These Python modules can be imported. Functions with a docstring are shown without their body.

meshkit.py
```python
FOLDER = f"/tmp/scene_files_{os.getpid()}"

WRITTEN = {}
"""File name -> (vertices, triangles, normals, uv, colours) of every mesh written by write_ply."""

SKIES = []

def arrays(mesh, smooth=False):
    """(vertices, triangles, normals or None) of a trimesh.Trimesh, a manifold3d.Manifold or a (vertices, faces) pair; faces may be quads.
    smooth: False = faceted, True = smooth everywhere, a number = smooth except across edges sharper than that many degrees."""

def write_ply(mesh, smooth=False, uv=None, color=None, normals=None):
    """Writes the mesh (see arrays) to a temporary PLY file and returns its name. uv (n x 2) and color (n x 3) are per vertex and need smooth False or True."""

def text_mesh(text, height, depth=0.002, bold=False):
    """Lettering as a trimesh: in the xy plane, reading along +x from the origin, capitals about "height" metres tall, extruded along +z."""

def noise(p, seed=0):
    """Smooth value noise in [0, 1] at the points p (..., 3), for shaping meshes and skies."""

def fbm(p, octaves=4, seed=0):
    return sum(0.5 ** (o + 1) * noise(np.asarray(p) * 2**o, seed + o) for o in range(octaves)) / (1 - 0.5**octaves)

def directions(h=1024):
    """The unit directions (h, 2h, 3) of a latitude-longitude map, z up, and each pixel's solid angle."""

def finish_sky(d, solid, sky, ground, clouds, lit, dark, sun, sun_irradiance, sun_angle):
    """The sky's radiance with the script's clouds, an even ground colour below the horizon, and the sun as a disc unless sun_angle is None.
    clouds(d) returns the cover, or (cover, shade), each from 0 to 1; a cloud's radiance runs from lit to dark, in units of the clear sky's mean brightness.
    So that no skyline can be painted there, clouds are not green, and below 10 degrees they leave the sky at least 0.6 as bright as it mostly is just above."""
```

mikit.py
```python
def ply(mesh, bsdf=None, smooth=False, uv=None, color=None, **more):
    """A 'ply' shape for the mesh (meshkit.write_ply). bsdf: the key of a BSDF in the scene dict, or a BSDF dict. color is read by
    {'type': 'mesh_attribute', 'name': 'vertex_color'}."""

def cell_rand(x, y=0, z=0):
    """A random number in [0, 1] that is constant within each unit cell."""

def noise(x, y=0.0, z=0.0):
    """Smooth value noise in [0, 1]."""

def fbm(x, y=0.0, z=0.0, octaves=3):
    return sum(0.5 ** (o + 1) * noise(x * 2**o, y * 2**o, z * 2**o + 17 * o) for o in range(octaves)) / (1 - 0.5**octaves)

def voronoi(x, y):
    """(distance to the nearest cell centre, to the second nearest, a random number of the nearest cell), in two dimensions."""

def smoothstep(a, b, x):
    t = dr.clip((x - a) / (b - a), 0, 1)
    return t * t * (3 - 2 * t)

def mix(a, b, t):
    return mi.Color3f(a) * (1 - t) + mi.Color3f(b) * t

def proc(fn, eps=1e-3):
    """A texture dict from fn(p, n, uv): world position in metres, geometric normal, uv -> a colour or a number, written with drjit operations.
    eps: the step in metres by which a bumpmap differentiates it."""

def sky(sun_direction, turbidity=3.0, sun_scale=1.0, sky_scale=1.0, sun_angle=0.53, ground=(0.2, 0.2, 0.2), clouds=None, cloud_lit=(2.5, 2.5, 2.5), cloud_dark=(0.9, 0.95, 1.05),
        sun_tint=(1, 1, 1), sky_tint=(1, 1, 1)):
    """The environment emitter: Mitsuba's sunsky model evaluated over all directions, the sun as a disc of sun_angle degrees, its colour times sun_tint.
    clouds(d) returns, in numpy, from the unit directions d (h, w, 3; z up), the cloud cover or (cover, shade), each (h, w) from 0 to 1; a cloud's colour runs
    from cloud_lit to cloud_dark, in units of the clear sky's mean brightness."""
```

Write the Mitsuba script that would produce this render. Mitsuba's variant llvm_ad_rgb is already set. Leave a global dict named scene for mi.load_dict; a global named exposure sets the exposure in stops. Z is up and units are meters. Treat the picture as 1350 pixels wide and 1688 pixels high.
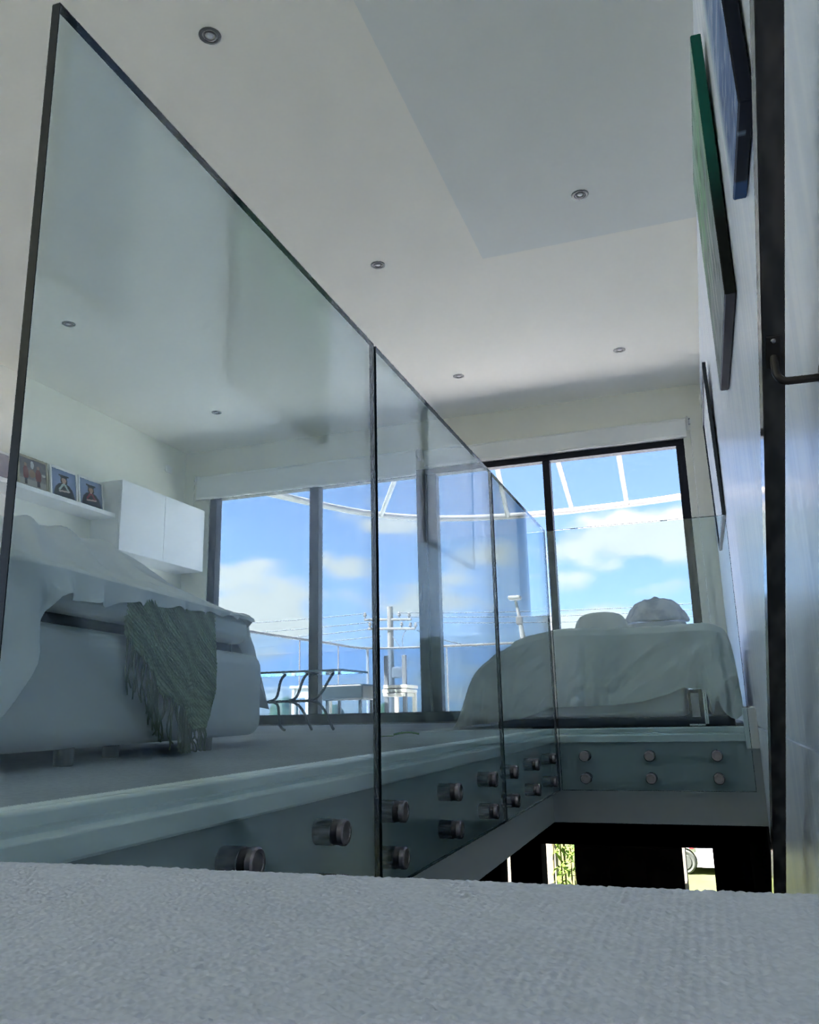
import math, random, numpy as np, trimesh, mitsuba as mi, mikit, meshkit, manifold3d as m3
import drjit as dr
from mikit import noise, fbm, smoothstep, mix, proc, cell_rand
from shapely.geometry import Polygon, box as sbox
T = mi.ScalarTransform4f
rng = np.random.default_rng(7)

# ------------------------------------------------------------------ camera, sky, exposure
FWD = np.array([-0.31369762, 0.92033081, 0.23363432])
UPV = [0.09610104, -0.21401779, 0.97209103]
EYE = np.array([0, 0, 0.09854])
exposure = 2.68
scene, labels = {}, {}
scene['camera'] = {'type': 'perspective', 'fov': 52.381, 'fov_axis': 'x', 'near_clip': 0.02, 'far_clip': 20000.0,
                   'to_world': T().look_at(origin=EYE.tolist(), target=(EYE + FWD).tolist(), up=UPV)}


def clouds(d):
    az = np.degrees(np.arctan2(d[..., 0], d[..., 1]))
    el = np.degrees(np.arcsin(np.clip(d[..., 2], -1, 1)))
    q = np.stack([az / 2.6, el / 1.15, 0 * az], -1)
    n = meshkit.fbm(q + 3.1, 5, 3)
    n2 = meshkit.fbm(np.stack([az / 14.0, el / 2.6, 0 * az + 7], -1), 4, 11)
    want = 0 * az
    for (a, e, sa, se, w) in [(-29.5, 6.6, 3.6, 2.6, 1.25), (-31, 9.6, 3.0, .8, .7), (-23, 10.0, 2.6, .9, .75), (-16.5, 7.6, 5.5, 1.3, .8), (-20.5, 13.0, 3.5, 1.6, .48),
                              (-14, 10.2, 3.0, 1.4, .35), (-3.6, 11.0, 4.8, 1.5, 1.35), (-8.6, 10.6, 1.6, 1.2, .5), (-2.2, 7.6, 2.2, .7, .38), (-8, 8.4, 1.8, .9, .45), (-6.5, 5.7, 4.5, 1.0, .6)]:
        want = np.maximum(want, w * np.exp(-((az - a) / sa) ** 2 - ((el - e) / se) ** 2))
    far = np.clip((np.abs(az + 15) - 22) / 12, 0, 1)            # the rest of the sky: the same kind of scattered cloud
    want = np.maximum(want, far * 0.55 * (n2 > 0.5) * np.clip(1.4 - el / 45, 0.2, 1))
    want = np.maximum(want, 0.42 * np.clip(1 - el / 7, 0, 1))     # haze near the horizon
    c = np.clip((want * 1.25 + (n - 0.5) * 2.1 * (want > 0.02) * np.minimum(1, want * 3) - 0.25) * 1.9, 0, 1)
    sh = np.clip(0.75 - n * 1.1, 0, 1) * 0.5
    return c, sh


scene['sky'] = mikit.sky((-0.46, -0.36, 0.81), turbidity=2.6, sun_scale=0.0, sky_scale=1.10, ground=(0.28, 0.32, 0.36), clouds=clouds,
                         cloud_lit=(1.9, 1.92, 1.96), cloud_dark=(1.3, 1.38, 1.48), sky_tint=(0.96, 0.93, 1.04))
scene['sun'] = {'type': 'directional', 'direction': [0.46, 0.36, -0.81], 'irradiance': {'type': 'rgb', 'value': [7.2, 6.6, 6.5]}}

# ------------------------------------------------------------------ materials


def two(b):
    return {'type': 'twosided', 'b': b}


def pr(col, rough=0.5, spec=0.5, **k):
    c = col if isinstance(col, dict) else {'type': 'rgb', 'value': list(col)}
    return two({'type': 'principled', 'base_color': c, 'roughness': rough, 'specular': spec, **k})


def bumped(b, fn, scale, eps=1e-3):
    return two({'type': 'bumpmap', 'scale': scale, 'arbitrary': proc(fn, eps), 'nested': b})


def diff(col):
    c = col if isinstance(col, dict) else {'type': 'rgb', 'value': list(col)}
    return two({'type': 'diffuse', 'reflectance': c})


def ceiling_col(p, n, uv):
    return mix((0.87, 0.865, 0.78), (0.84, 0.835, 0.75), fbm(p.x * 0.9, p.y * 0.9, 0.0))


def right_wall_col(p, n, uv):
    s = fbm(p.y * 26.0, p.z * 0.8, 1.0)
    return mix((0.70, 0.75, 0.86), (0.77, 0.81, 0.90), smoothstep(0.3, 0.7, s))


def right_wall_rough(p, n, uv):
    return 0.22 + 0.14 * fbm(p.y * 22.0, p.z * 0.7, 3.0)


def carpet_col(p, n, uv):
    a = noise(p.x * 420, p.y * 420, p.z * 420)
    b = fbm(p.x * 9, p.y * 9, 2.0)
    return mix((0.52, 0.56, 0.64), (0.72, 0.76, 0.85), 0.65 * a + 0.35 * b)


def floor_col(p, n, uv):
    a = noise(p.x * 160, p.y * 160, 0.5)
    b = fbm(p.x * 3, p.y * 3, 5.0)
    return mix((0.31, 0.33, 0.37), (0.48, 0.50, 0.54), 0.6 * a + 0.4 * b)


def floor_bump(p, n, uv):
    return noise(p.x * 190, p.y * 190, 1.0)


def rail_col(p, n, uv):
    s = fbm(p.y * 14, p.z * 14, p.x * 30)
    return mix((0.012, 0.011, 0.011), (0.045, 0.037, 0.033), smoothstep(0.35, 0.75, s))


def sheet_col(p, n, uv):
    s = fbm(p.x * 5, p.y * 5, p.z * 5)
    return mix((0.68, 0.69, 0.73), (0.78, 0.79, 0.83), s)


def sheet2_col(p, n, uv):
    s = fbm(p.x * 7, p.y * 7, p.z * 5)
    return mix((0.62, 0.63, 0.63), (0.76, 0.77, 0.76), s)


def leather_col(p, n, uv):
    s = fbm(p.x * 4, p.y * 4, p.z * 4)
    return mix((0.50, 0.51, 0.53), (0.58, 0.59, 0.61), s)


def knit_col(p, n, uv):
    w = 0.5 + 0.5 * dr.sin((p.y * 0.75 + p.z) * 620)
    s = noise(p.y * 300, p.z * 300, 0.0)
    return mix((0.08, 0.12, 0.07), (0.27, 0.36, 0.23), 0.6 * w + 0.4 * s)


def metal_fn(p, n, uv):
    return 0.18 + 0.15 * noise(p.x * 900, p.y * 900, p.z * 60)


def plastic_col(p, n, uv):
    s = fbm(p.x * 16, p.y * 16, p.z * 10)
    return mix((0.62, 0.63, 0.70), (0.86, 0.86, 0.90), smoothstep(0.35, 0.7, s))


def grass_col(p, n, uv):
    s = fbm(p.x * 2.5, p.y * 2.5, 0.0)
    return mix((0.11, 0.135, 0.05), (0.15, 0.175, 0.07), s)


def sea_col(p, n, uv):
    s = fbm(p.x * 0.01, p.y * 0.04, 0.0)
    return mix((0.14, 0.26, 0.40), (0.18, 0.31, 0.46), s)


def deck_col(p, n, uv):
    s = noise(dr.floor(p.x / 0.14) * 3.7, p.y * 0.7, 0.0)
    return mix((0.62, 0.63, 0.64), (0.70, 0.71, 0.72), s)


def timber_col(p, n, uv):
    s = fbm(p.x * 3, p.y * 40, p.z * 40)
    return mix((0.50, 0.47, 0.40), (0.66, 0.63, 0.55), s)


M = {
    'm_ceiling': diff(proc(ceiling_col)),
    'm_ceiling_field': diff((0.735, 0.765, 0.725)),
    'm_wall': pr((0.84, 0.84, 0.75), 0.6, 0.3),
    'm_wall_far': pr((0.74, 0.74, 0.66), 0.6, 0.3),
    'm_right_wall': two({'type': 'principled', 'base_color': proc(right_wall_col), 'roughness': proc(right_wall_rough), 'specular': 0.8}),
    'm_trim': pr((0.86, 0.87, 0.87), 0.42, 0.3),
    'm_fascia': pr((0.42, 0.45, 0.47), 0.5, 0.4),
    'm_carpet': diff(proc(carpet_col)),
    'm_floor': bumped(diff(proc(floor_col)), floor_bump, 0.0012),
    'm_black_alu': pr((0.006, 0.008, 0.014), 0.4, 0.22),
    'm_glass': {'type': 'thindielectric', 'int_ior': 1.5, 'specular_transmittance': {'type': 'rgb', 'value': [0.885, 0.955, 0.965]}, 'specular_reflectance': {'type': 'rgb', 'value': [0.90, 0.92, 0.94]}},
    'm_window_glass': {'type': 'thindielectric', 'int_ior': 1.5, 'specular_transmittance': {'type': 'rgb', 'value': [0.98, 0.99, 0.99]}, 'specular_reflectance': {'type': 'rgb', 'value': [0.9, 0.9, 0.9]}},
    'm_balcony_glass': {'type': 'thindielectric', 'int_ior': 1.5, 'specular_transmittance': {'type': 'rgb', 'value': [0.50, 0.66, 0.90]}},
    'm_glass_edge': pr((0.003, 0.012, 0.018), 0.2, 0.3),
    'm_steel': two({'type': 'roughconductor', 'material': 'Cr', 'alpha': 0.14, 'specular_reflectance': {'type': 'rgb', 'value': [0.55, 0.53, 0.53]}}),
    'm_steel_cap': two({'type': 'roughconductor', 'material': 'Cr', 'alpha': 0.2, 'specular_reflectance': {'type': 'rgb', 'value': [0.52, 0.49, 0.49]}}),
    'm_rubber': pr((0.01, 0.01, 0.01), 0.6, 0.2),
    'm_rail': two({'type': 'principled', 'base_color': proc(rail_col), 'roughness': 0.07, 'specular': 0.6}),
    'm_bronze': pr((0.035, 0.028, 0.025), 0.25, 0.6, metallic=0.5),
    'm_sheet': diff(proc(sheet_col)),
    'm_sheet_thin': {'type': 'principledthin', 'base_color': proc(sheet2_col), 'roughness': 0.7, 'diff_trans': 0.25, 'spec_trans': 0.0},
    'm_plastic_wrap': {'type': 'principledthin', 'base_color': proc(plastic_col), 'roughness': 0.25, 'diff_trans': 0.8, 'spec_trans': 0.12},
    'm_leather': pr(proc(leather_col), 0.45, 0.4),
    'm_dark': pr((0.008, 0.009, 0.011), 0.5, 0.3),
    'm_knit': diff(proc(knit_col)),
    'm_fringe': pr((0.10, 0.13, 0.085), 0.8, 0.2),
    'm_cabinet': pr((0.86, 0.87, 0.87), 0.22, 0.5),
    'm_white': pr((0.84, 0.84, 0.82), 0.4, 0.5),
    'm_blind': diff((0.78, 0.80, 0.78)),
    'm_print': two({'type': 'principled', 'base_color': {'type': 'mesh_attribute', 'name': 'vertex_color'}, 'roughness': 0.45, 'specular': 0.15}),
    'm_silver': two({'type': 'roughconductor', 'material': 'Al', 'alpha': 0.3}),
    'm_frame_white': pr((0.72, 0.72, 0.70), 0.3, 0.5),
    'm_frame_gold': pr((0.35, 0.31, 0.22), 0.35, 0.5, metallic=0.3),
    'm_lamp_ring': pr((0.13, 0.14, 0.14), 0.35, 0.5, metallic=0.4),
    'm_lamp_gimbal': pr((0.16, 0.16, 0.17), 0.3, 0.5, metallic=0.4),
    'm_lamp_face': pr((0.55, 0.57, 0.60), 0.3, 0.5),
    'm_table_glass': {'type': 'thindielectric', 'int_ior': 1.5, 'specular_transmittance': {'type': 'rgb', 'value': [0.72, 0.86, 0.86]}},
    'm_table_edge': pr((0.02, 0.07, 0.08), 0.15, 0.8),
    'm_iron': pr((0.012, 0.022, 0.03), 0.4, 0.5),
    'm_leaf': pr((0.06, 0.16, 0.03), 0.5, 0.4),
    'm_paper': diff((0.50, 0.52, 0.55)),
    'm_deck': diff(proc(deck_col)),
    'm_grass': diff(proc(grass_col)),
    'm_bounce_ground': diff((0.48, 0.49, 0.51)),
    'm_sea': diff(proc(sea_col)),
    'm_timber': diff(proc(timber_col)),
    'm_grey_timber': diff((0.16, 0.17, 0.19)),
    'm_white_steel': pr((0.32, 0.31, 0.31), 0.4, 0.4),
    'm_pole': diff((0.20, 0.19, 0.19)),
    'm_wire': diff((0.16, 0.18, 0.22)),
    'm_tree': diff((0.03, 0.06, 0.035)),
    'm_lower_shade': diff((0.02, 0.02, 0.022)),  # gloom of the lower storey put into the surface colour
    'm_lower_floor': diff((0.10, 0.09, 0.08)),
    'm_brown_panel': diff((0.20, 0.18, 0.16)),
    'm_beige': diff((0.26, 0.235, 0.20)),
    'm_plant_leaf': {'type': 'principledthin', 'base_color': {'type': 'rgb', 'value': [0.22, 0.33, 0.07]}, 'roughness': 0.5, 'diff_trans': 0.8},
    'm_stem': diff((0.16, 0.14, 0.07)),
    'm_vehicle': pr((0.62, 0.63, 0.66), 0.25, 0.5, clearcoat=0.5),
    'm_tyre': diff((0.10, 0.11, 0.10)),
    'm_red': pr((0.80, 0.10, 0.18), 0.3, 0.5),
}
scene.update(M)

# ------------------------------------------------------------------ helpers


def add(key, mesh, mat, label=None, cat=None, group=None, kind=None, smooth=35, **k):
    scene[key] = mikit.ply(mesh, mat, smooth=smooth, **k)
    info(key, label, cat, group, kind)
    return key


def info(key, label=None, cat=None, group=None, kind=None):
    d = {n: v for n, v in (('label', label), ('category', cat), ('group', group), ('kind', kind)) if v}
    if d:
        labels[key] = d


def num(name, i):
    return name if i == 0 else f'{name}_{i:03d}'


def cbox(x0, x1, y0, y1, z0, z1, c=0.0):
    lo, hi = np.array([min(x0, x1), min(y0, y1), min(z0, z1)]), np.array([max(x0, x1), max(y0, y1), max(z0, z1)])
    if c <= 0:
        return trimesh.creation.box(bounds=[lo, hi])
    c = min(c, 0.45 * (hi - lo).min())
    pts = []
    for s in np.ndindex(2, 2, 2):
        p = np.where(np.array(s) == 0, lo, hi)
        d = np.where(np.array(s) == 0, 1, -1) * c
        for k in range(3):
            q = p + d
            q[k] = p[k]
            pts.append(q)
    return trimesh.convex.convex_hull(np.array(pts))


def rbox(x0, x1, y0, y1, z0, z1, r, seg=20):
    s = m3.Manifold.sphere(r, seg)
    ms = [s.translate((x, y, z)) for x in (x0 + r, x1 - r) for y in (y0 + r, y1 - r) for z in (z0 + r, z1 - r)]
    h = m3.Manifold.batch_hull(ms).to_mesh()
    return trimesh.Trimesh(h.vert_properties[:, :3], h.tri_verts)


def cat_m(*ms):
    return trimesh.util.concatenate(list(ms))


def tube(pts, r, sides=10, cap=True):
    p = np.asarray(pts, float)
    r = np.broadcast_to(r, (len(p),))
    t = np.gradient(p, axis=0)
    t /= np.linalg.norm(t, axis=1, keepdims=True) + 1e-12
    a = np.cross(t[0], [0.13, 0.31, 0.94])
    if np.linalg.norm(a) < 1e-3:
        a = np.cross(t[0], [1.0, 0, 0])
    A = []
    for k in range(len(p)):
        a = a - t[k] * (a @ t[k])
        a /= np.linalg.norm(a)
        A.append(a)
    A = np.array(A)
    B = np.cross(t, A)
    ang = np.arange(sides) * 2 * np.pi / sides
    v = (p[:, None] + r[:, None, None] * (np.cos(ang)[None, :, None] * A[:, None] + np.sin(ang)[None, :, None] * B[:, None])).reshape(-1, 3)
    f = []
    for i in range(len(p) - 1):
        for j in range(sides):
            k = (j + 1) % sides
            f += [[i * sides + j, i * sides + k, (i + 1) * sides + k], [i * sides + j, (i + 1) * sides + k, (i + 1) * sides + j]]
    if cap:
        n = len(v)
        v = np.vstack([v, p[0], p[-1]])
        for j in range(sides):
            k = (j + 1) % sides
            f += [[n, k, j], [n + 1, (len(p) - 1) * sides + j, (len(p) - 1) * sides + k]]
    return trimesh.Trimesh(v, f, process=False)


def spline(pts, n):
    from scipy.interpolate import CubicSpline
    p = np.asarray(pts, float)
    s = np.concatenate([[0], np.cumsum(np.linalg.norm(np.diff(p, axis=0), axis=1))])
    return CubicSpline(s, p)(np.linspace(0, s[-1], n))


def lathe(profile, axis_from, axis_dir, seg=28):
    """profile: (r, h) pairs; revolved about axis_dir from axis_from."""
    m = trimesh.creation.revolve(np.array(profile, float), sections=seg)
    m.apply_transform(trimesh.geometry.align_vectors([0, 0, 1], axis_dir))
    m.apply_translation(axis_from)
    return m


def extrude_y(poly_xz, y0, y1):
    """polygon in (x, z) extruded along y."""
    m = trimesh.creation.extrude_polygon(Polygon(poly_xz), y1 - y0)
    v = m.vertices
    m.vertices = np.column_stack([v[:, 0], y1 - v[:, 2], v[:, 1]])
    return m


def extrude_x(poly_yz, x0, x1):
    m = trimesh.creation.extrude_polygon(Polygon(poly_yz), x1 - x0)
    v = m.vertices
    m.vertices = np.column_stack([x0 + v[:, 2], v[:, 0], v[:, 1]])
    return m


def grid_mesh(P):
    n, m = P.shape[:2]
    i, j = np.meshgrid(np.arange(n - 1), np.arange(m - 1), indexing='ij')
    a = i * m + j
    q = np.stack([a, a + 1, a + m + 1, a + m], -1).reshape(-1, 4)
    return trimesh.Trimesh(P.reshape(-1, 3), np.vstack([q[:, [0, 1, 2]], q[:, [0, 2, 3]]]), process=False)


# ------------------------------------------------------------------ the room
XL, XR, YW, YB, ZC = -4.92, 0.2185, 7.24, -4.0, 2.794
XF, YF = -0.752, 4.303          # fascia planes of the stair well
ZLOW = -2.9
YN = 0.512                      # stair nosing

# ceiling with a cooler grey field over the stair well
main = Polygon([(XL, YB), (XR, YB), (XR, YW), (XL, YW)])
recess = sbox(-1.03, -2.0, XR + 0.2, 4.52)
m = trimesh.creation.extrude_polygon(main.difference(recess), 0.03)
m.apply_translation((0, 0, ZC))
roof = cbox(XL - 0.2, XR + 0.3, YB - 0.2, YW + 0.25, ZC + 0.03, ZC + 0.25)
add('ceiling', cat_m(m, roof), 'm_ceiling', kind='structure', smooth=False)
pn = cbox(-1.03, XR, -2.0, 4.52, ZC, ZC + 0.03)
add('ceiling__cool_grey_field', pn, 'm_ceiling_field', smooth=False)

# side walls
grv = 0.006
add('wall_right', cat_m(cbox(XR, XR + 0.2, YB, YW + 0.2, 0.0 + grv, ZC + 0.05), cbox(XR + 0.010, XR + 0.2, YB, YW + 0.2, -grv, grv),
                        cbox(XR, XR + 0.2, YB, 4.33, ZLOW, -grv), cbox(XR, XR + 0.2, 4.33, YW + 0.2, -0.44, -grv)), 'm_right_wall', kind='structure', smooth=False)
add('wall_lower_right', cbox(XR - 0.01, XR + 0.2, 4.34, YW + 0.2, ZLOW, -0.44), 'm_lower_shade', kind='structure', smooth=False)  # lower part of the right wall, its shade put into the colour
add('wall_left', cat_m(cbox(XL - 0.2, XL, -0.8, YW + 0.2, -0.45, ZC + 0.05), cbox(XL - 0.2, XL, YB, -0.8, 2.4, ZC + 0.05), cbox(XL - 0.2, XL, YB, -0.8, -0.45, 0.04), cbox(XL - 0.2, XL, YB, -3.8, 0.04, 2.4)), 'm_wall', kind='structure', smooth=False)  # opening behind the camera added to let fill light in
wl4 = [cbox(XL - 0.13, XL - 0.07, -3.8, -0.8, 0.04, 0.09), cbox(XL - 0.13, XL - 0.07, -3.8, -0.8, 2.35, 2.4)] + [cbox(XL - 0.13, XL - 0.07, y, y + 0.05, 0.09, 2.35) for y in (-3.8, -2.3, -0.85)]
add('added_window_3', cat_m(*wl4), 'm_black_alu', kind='structure', smooth=False)  # frame of the added, unseen window that brings in fill light
# far wall around the sliding doors; the storey below has its own piece
wf = [cbox(XL - 0.2, XR + 0.2, YW - 0.06, YW + 0.18, 2.325, ZC + 0.05), cbox(XL - 0.2, -4.617, YW - 0.06, YW + 0.18, -0.3, 2.33),
      cbox(0.04, XR + 0.2, YW - 0.06, YW + 0.18, -0.3, 2.33)]
add('wall_far', cat_m(*wf), 'm_wall_far', kind='structure', smooth=False)
# wall behind the camera 
add('wall_back', cbox(XL - 0.2, XR + 0.2, YB - 0.2, YB, -0.4, ZC + 0.05), 'm_wall', kind='structure', smooth=False)

# upper floor: an L around the stair well
fl = Polygon([(XL, YB), (-0.9, YB), (-0.9, 0.2), (-0.79, 0.2), (-0.79, YF + 0.045), (XR, YF + 0.045), (XR, YW - 0.05), (XL, YW - 0.05)])
m = trimesh.creation.extrude_polygon(fl, 0.02)
m.apply_translation((0, 0, -0.02))
add('floor', m, 'm_floor', kind='structure', smooth=False)
sl = Polygon([(XL, YB), (XR, YB), (XR, 0.42), (XF - 0.01, 0.42), (XF - 0.01, YF + 0.01), (XR, YF + 0.01), (XR, YW), (XL, YW)])
m = trimesh.creation.extrude_polygon(sl, 0.36)
m.apply_translation((0, 0, -0.425))
add('ceiling_lower', m, 'm_lower_shade', kind='structure', smooth=False)
# fascias of the stair well
add('wall_stair_left', cbox(XF - 0.03, XF, 0.45, YF, -0.439, -0.03), 'm_fascia', kind='structure', smooth=False)
add('wall_stair_far', cbox(XF - 0.03, XR, YF, YF + 0.03, -0.439, -0.03), 'm_fascia', kind='structure', smooth=False)


def moulding():
    """(outward, z): nosing board, stepped lower board, cove under it."""
    pts = [(-0.045, -0.066), (-0.045, 0.0)]
    pts += [(-0.006, 0.0), (-0.0055, -0.0035), (-0.0005, -0.0035), (0.0, 0.0)]             # fine groove in the top
    for t in np.linspace(90, 0, 7):
        pts.append((0.007 + 0.006 * math.cos(math.radians(t)), -0.006 + 0.006 * math.sin(math.radians(t))))
    pts += [(0.013, -0.019), (0.006, -0.023), (0.005, -0.029), (0.018, -0.032)]
    for t in np.linspace(80, 0, 5):
        pts.append((0.019 + 0.004 * math.cos(math.radians(t)), -0.036 + 0.004 * math.sin(math.radians(t))))
    pts += [(0.023, -0.062), (0.020, -0.066)]
    return np.array(pts)


pm = moulding()
add('trim_1', extrude_y(np.column_stack([XF + pm[:, 0], pm[:, 1]]), 0.510, YF + 0.02), 'm_trim', kind='structure', smooth=25)
q = np.column_stack([YF - pm[:, 0], pm[:, 1]])[::-1]
add('trim_2', extrude_x(q, XF - 0.045, 0.158), 'm_trim', kind='structure', smooth=25)
add('trim_3', cbox(XF + 0.012, -0.7145, 0.60, 0.742, -0.09, -0.0235, 0.003), 'm_white', kind='structure', smooth=False)   # end block of the moulding at the landing
# skirting on the right wall beyond the stair well and its return
add('baseboard_right', cat_m(cbox(XR - 0.016, XR, YF + 0.03, YW - 0.06, 0.0, 0.09, 0.003), cbox(0.160, XR, YF - 0.022, YF + 0.03, -0.10, 0.085, 0.003)), 'm_trim', kind='structure', smooth=False)
add('baseboard_left', cbox(XL, XL + 0.016, YB, YW - 0.06, 0.0, 0.09, 0.003), 'm_trim', kind='structure', smooth=False)

# landing carpet: loop pile, rolled over the nosing
R = 0.022
sx = np.arange(-0.62, XR - 0.001, 0.00095)
flat = np.arange(0.20, YN - R * math.sin(0.2), 0.00095)
arc = np.arange(0, 1.62, 0.00095 / R)
prof = [(y, 0.0, 0.0, 1.0) for y in flat] + [(YN - 0.0044 + R * math.sin(t), -R + R * math.cos(t), math.sin(t), math.cos(t)) for t in arc]
prof = np.array(prof)
s = np.arange(len(prof)) * 0.00095
X, S = np.meshgrid(sx, s)
warp = meshkit.noise(np.stack([X / 0.03, S / 0.03, 0 * X], -1), 2) * 0.004
rowq = meshkit.fbm(np.stack([X / 0.25, S / 0.2, 0 * X], -1), 3, 5)
loops = meshkit.noise(np.stack([(X + warp) / 0.0024, S / 0.0021, 0 * X], -1), 3)
fine = meshkit.noise(np.stack([X / 0.0013, S / 0.0013, 0 * X], -1), 4)
rows = 0.5 + 0.5 * np.cos(2 * np.pi * (X + warp * 0.35) / 0.0046)
cross = 0.5 + 0.5 * np.cos(2 * np.pi * (S + warp * 0.3) / 0.0038 + np.pi * np.floor((X + warp * 0.35) / 0.0046))
wr = np.clip((X + 0.18) / 0.16, 0, 1) * 0.6
hgt = (0.0013 * loops + 0.0007 * fine) * (1 - 0.45 * wr) + 0.0011 * wr * rows * (0.5 + 0.5 * cross) + 0.0022 * (rowq - 0.5)
slope = 0.013 * (X + 0.186)                       # the nosing runs very slightly off square
P = np.stack([X, prof[:, 0][:, None] + slope * np.clip(S / 0.3, 0, 1) + hgt * prof[:, 2][:, None], prof[:, 1][:, None] + hgt * prof[:, 3][:, None]], -1)
add('floor_landing', grid_mesh(P[:, ::-1]), 'm_carpet', kind='structure', smooth=True)
add('floor_landing__base', cat_m(cbox(-0.9, XR, YB, 0.21, -0.05, -0.0005), cbox(-0.62, XR, 0.2, YN - 0.03, -0.06, -0.004), cbox(-0.9, -0.62, 0.2, YN + 0.004, -0.06, -0.0005, 0.004)), 'm_carpet', smooth=False)
# carpeted flight going down from the nosing
st = []
for k in range(1, 13):
    st.append(rbox(XF, XR, YN - 0.03 + 0.27 * (k - 1), YN + 0.02 + 0.27 * k, -0.192 * k - 0.12, -0.192 * k, 0.018, 8))
add('stairs', cat_m(*st), 'm_floor', kind='structure', smooth=25)

def quad(x0, x1, y, z0, z1):
    return trimesh.Trimesh([[x0, y, z0], [x1, y, z0], [x1, y, z1], [x0, y, z1]], [[0, 1, 2], [0, 2, 3]], process=False)


# ------------------------------------------------------------------ windows
YG = YW


def fr(x0, x1, z0, z1, y0=YW - 0.05, y1=YW + 0.05):
    return cbox(x0, x1, y0, y1, z0, z1, 0.004)


info('window_1', kind='structure')
fk = 0
for (x0, x1, z0, z1) in [(-4.617, 0.04, 2.268, 2.325), (-4.617, 0.04, -0.01, 0.098), (-4.617, -4.535, 0.098, 2.268), (-0.028, 0.04, 0.098, 2.268),
                         (-3.487, -3.389, 0.098, 2.268), (-1.180, -1.118, 0.098, 2.268)]:
    add('window_1__' + num('frame_bar', fk), fr(x0, x1, z0, z1), 'm_black_alu', smooth=False)
    fk += 1
add('window_1__' + num('frame_bar', fk), cat_m(fr(-2.374, -2.285, 0.098, 2.268, YW - 0.07, YW + 0.05), fr(-2.281, -2.191, 0.098, 2.268, YW - 0.03, YW + 0.07)), 'm_black_alu', smooth=False)
add('window_1__pull_handle', cat_m(cbox(-2.352, -2.328, YW - 0.10, YW - 0.085, 0.95, 1.25, 0.004), cbox(-2.350, -2.330, YW - 0.09, YW - 0.06, 0.98, 1.0), cbox(-2.350, -2.330, YW - 0.09, YW - 0.06, 1.2, 1.22)), 'm_black_alu', smooth=False)
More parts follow.
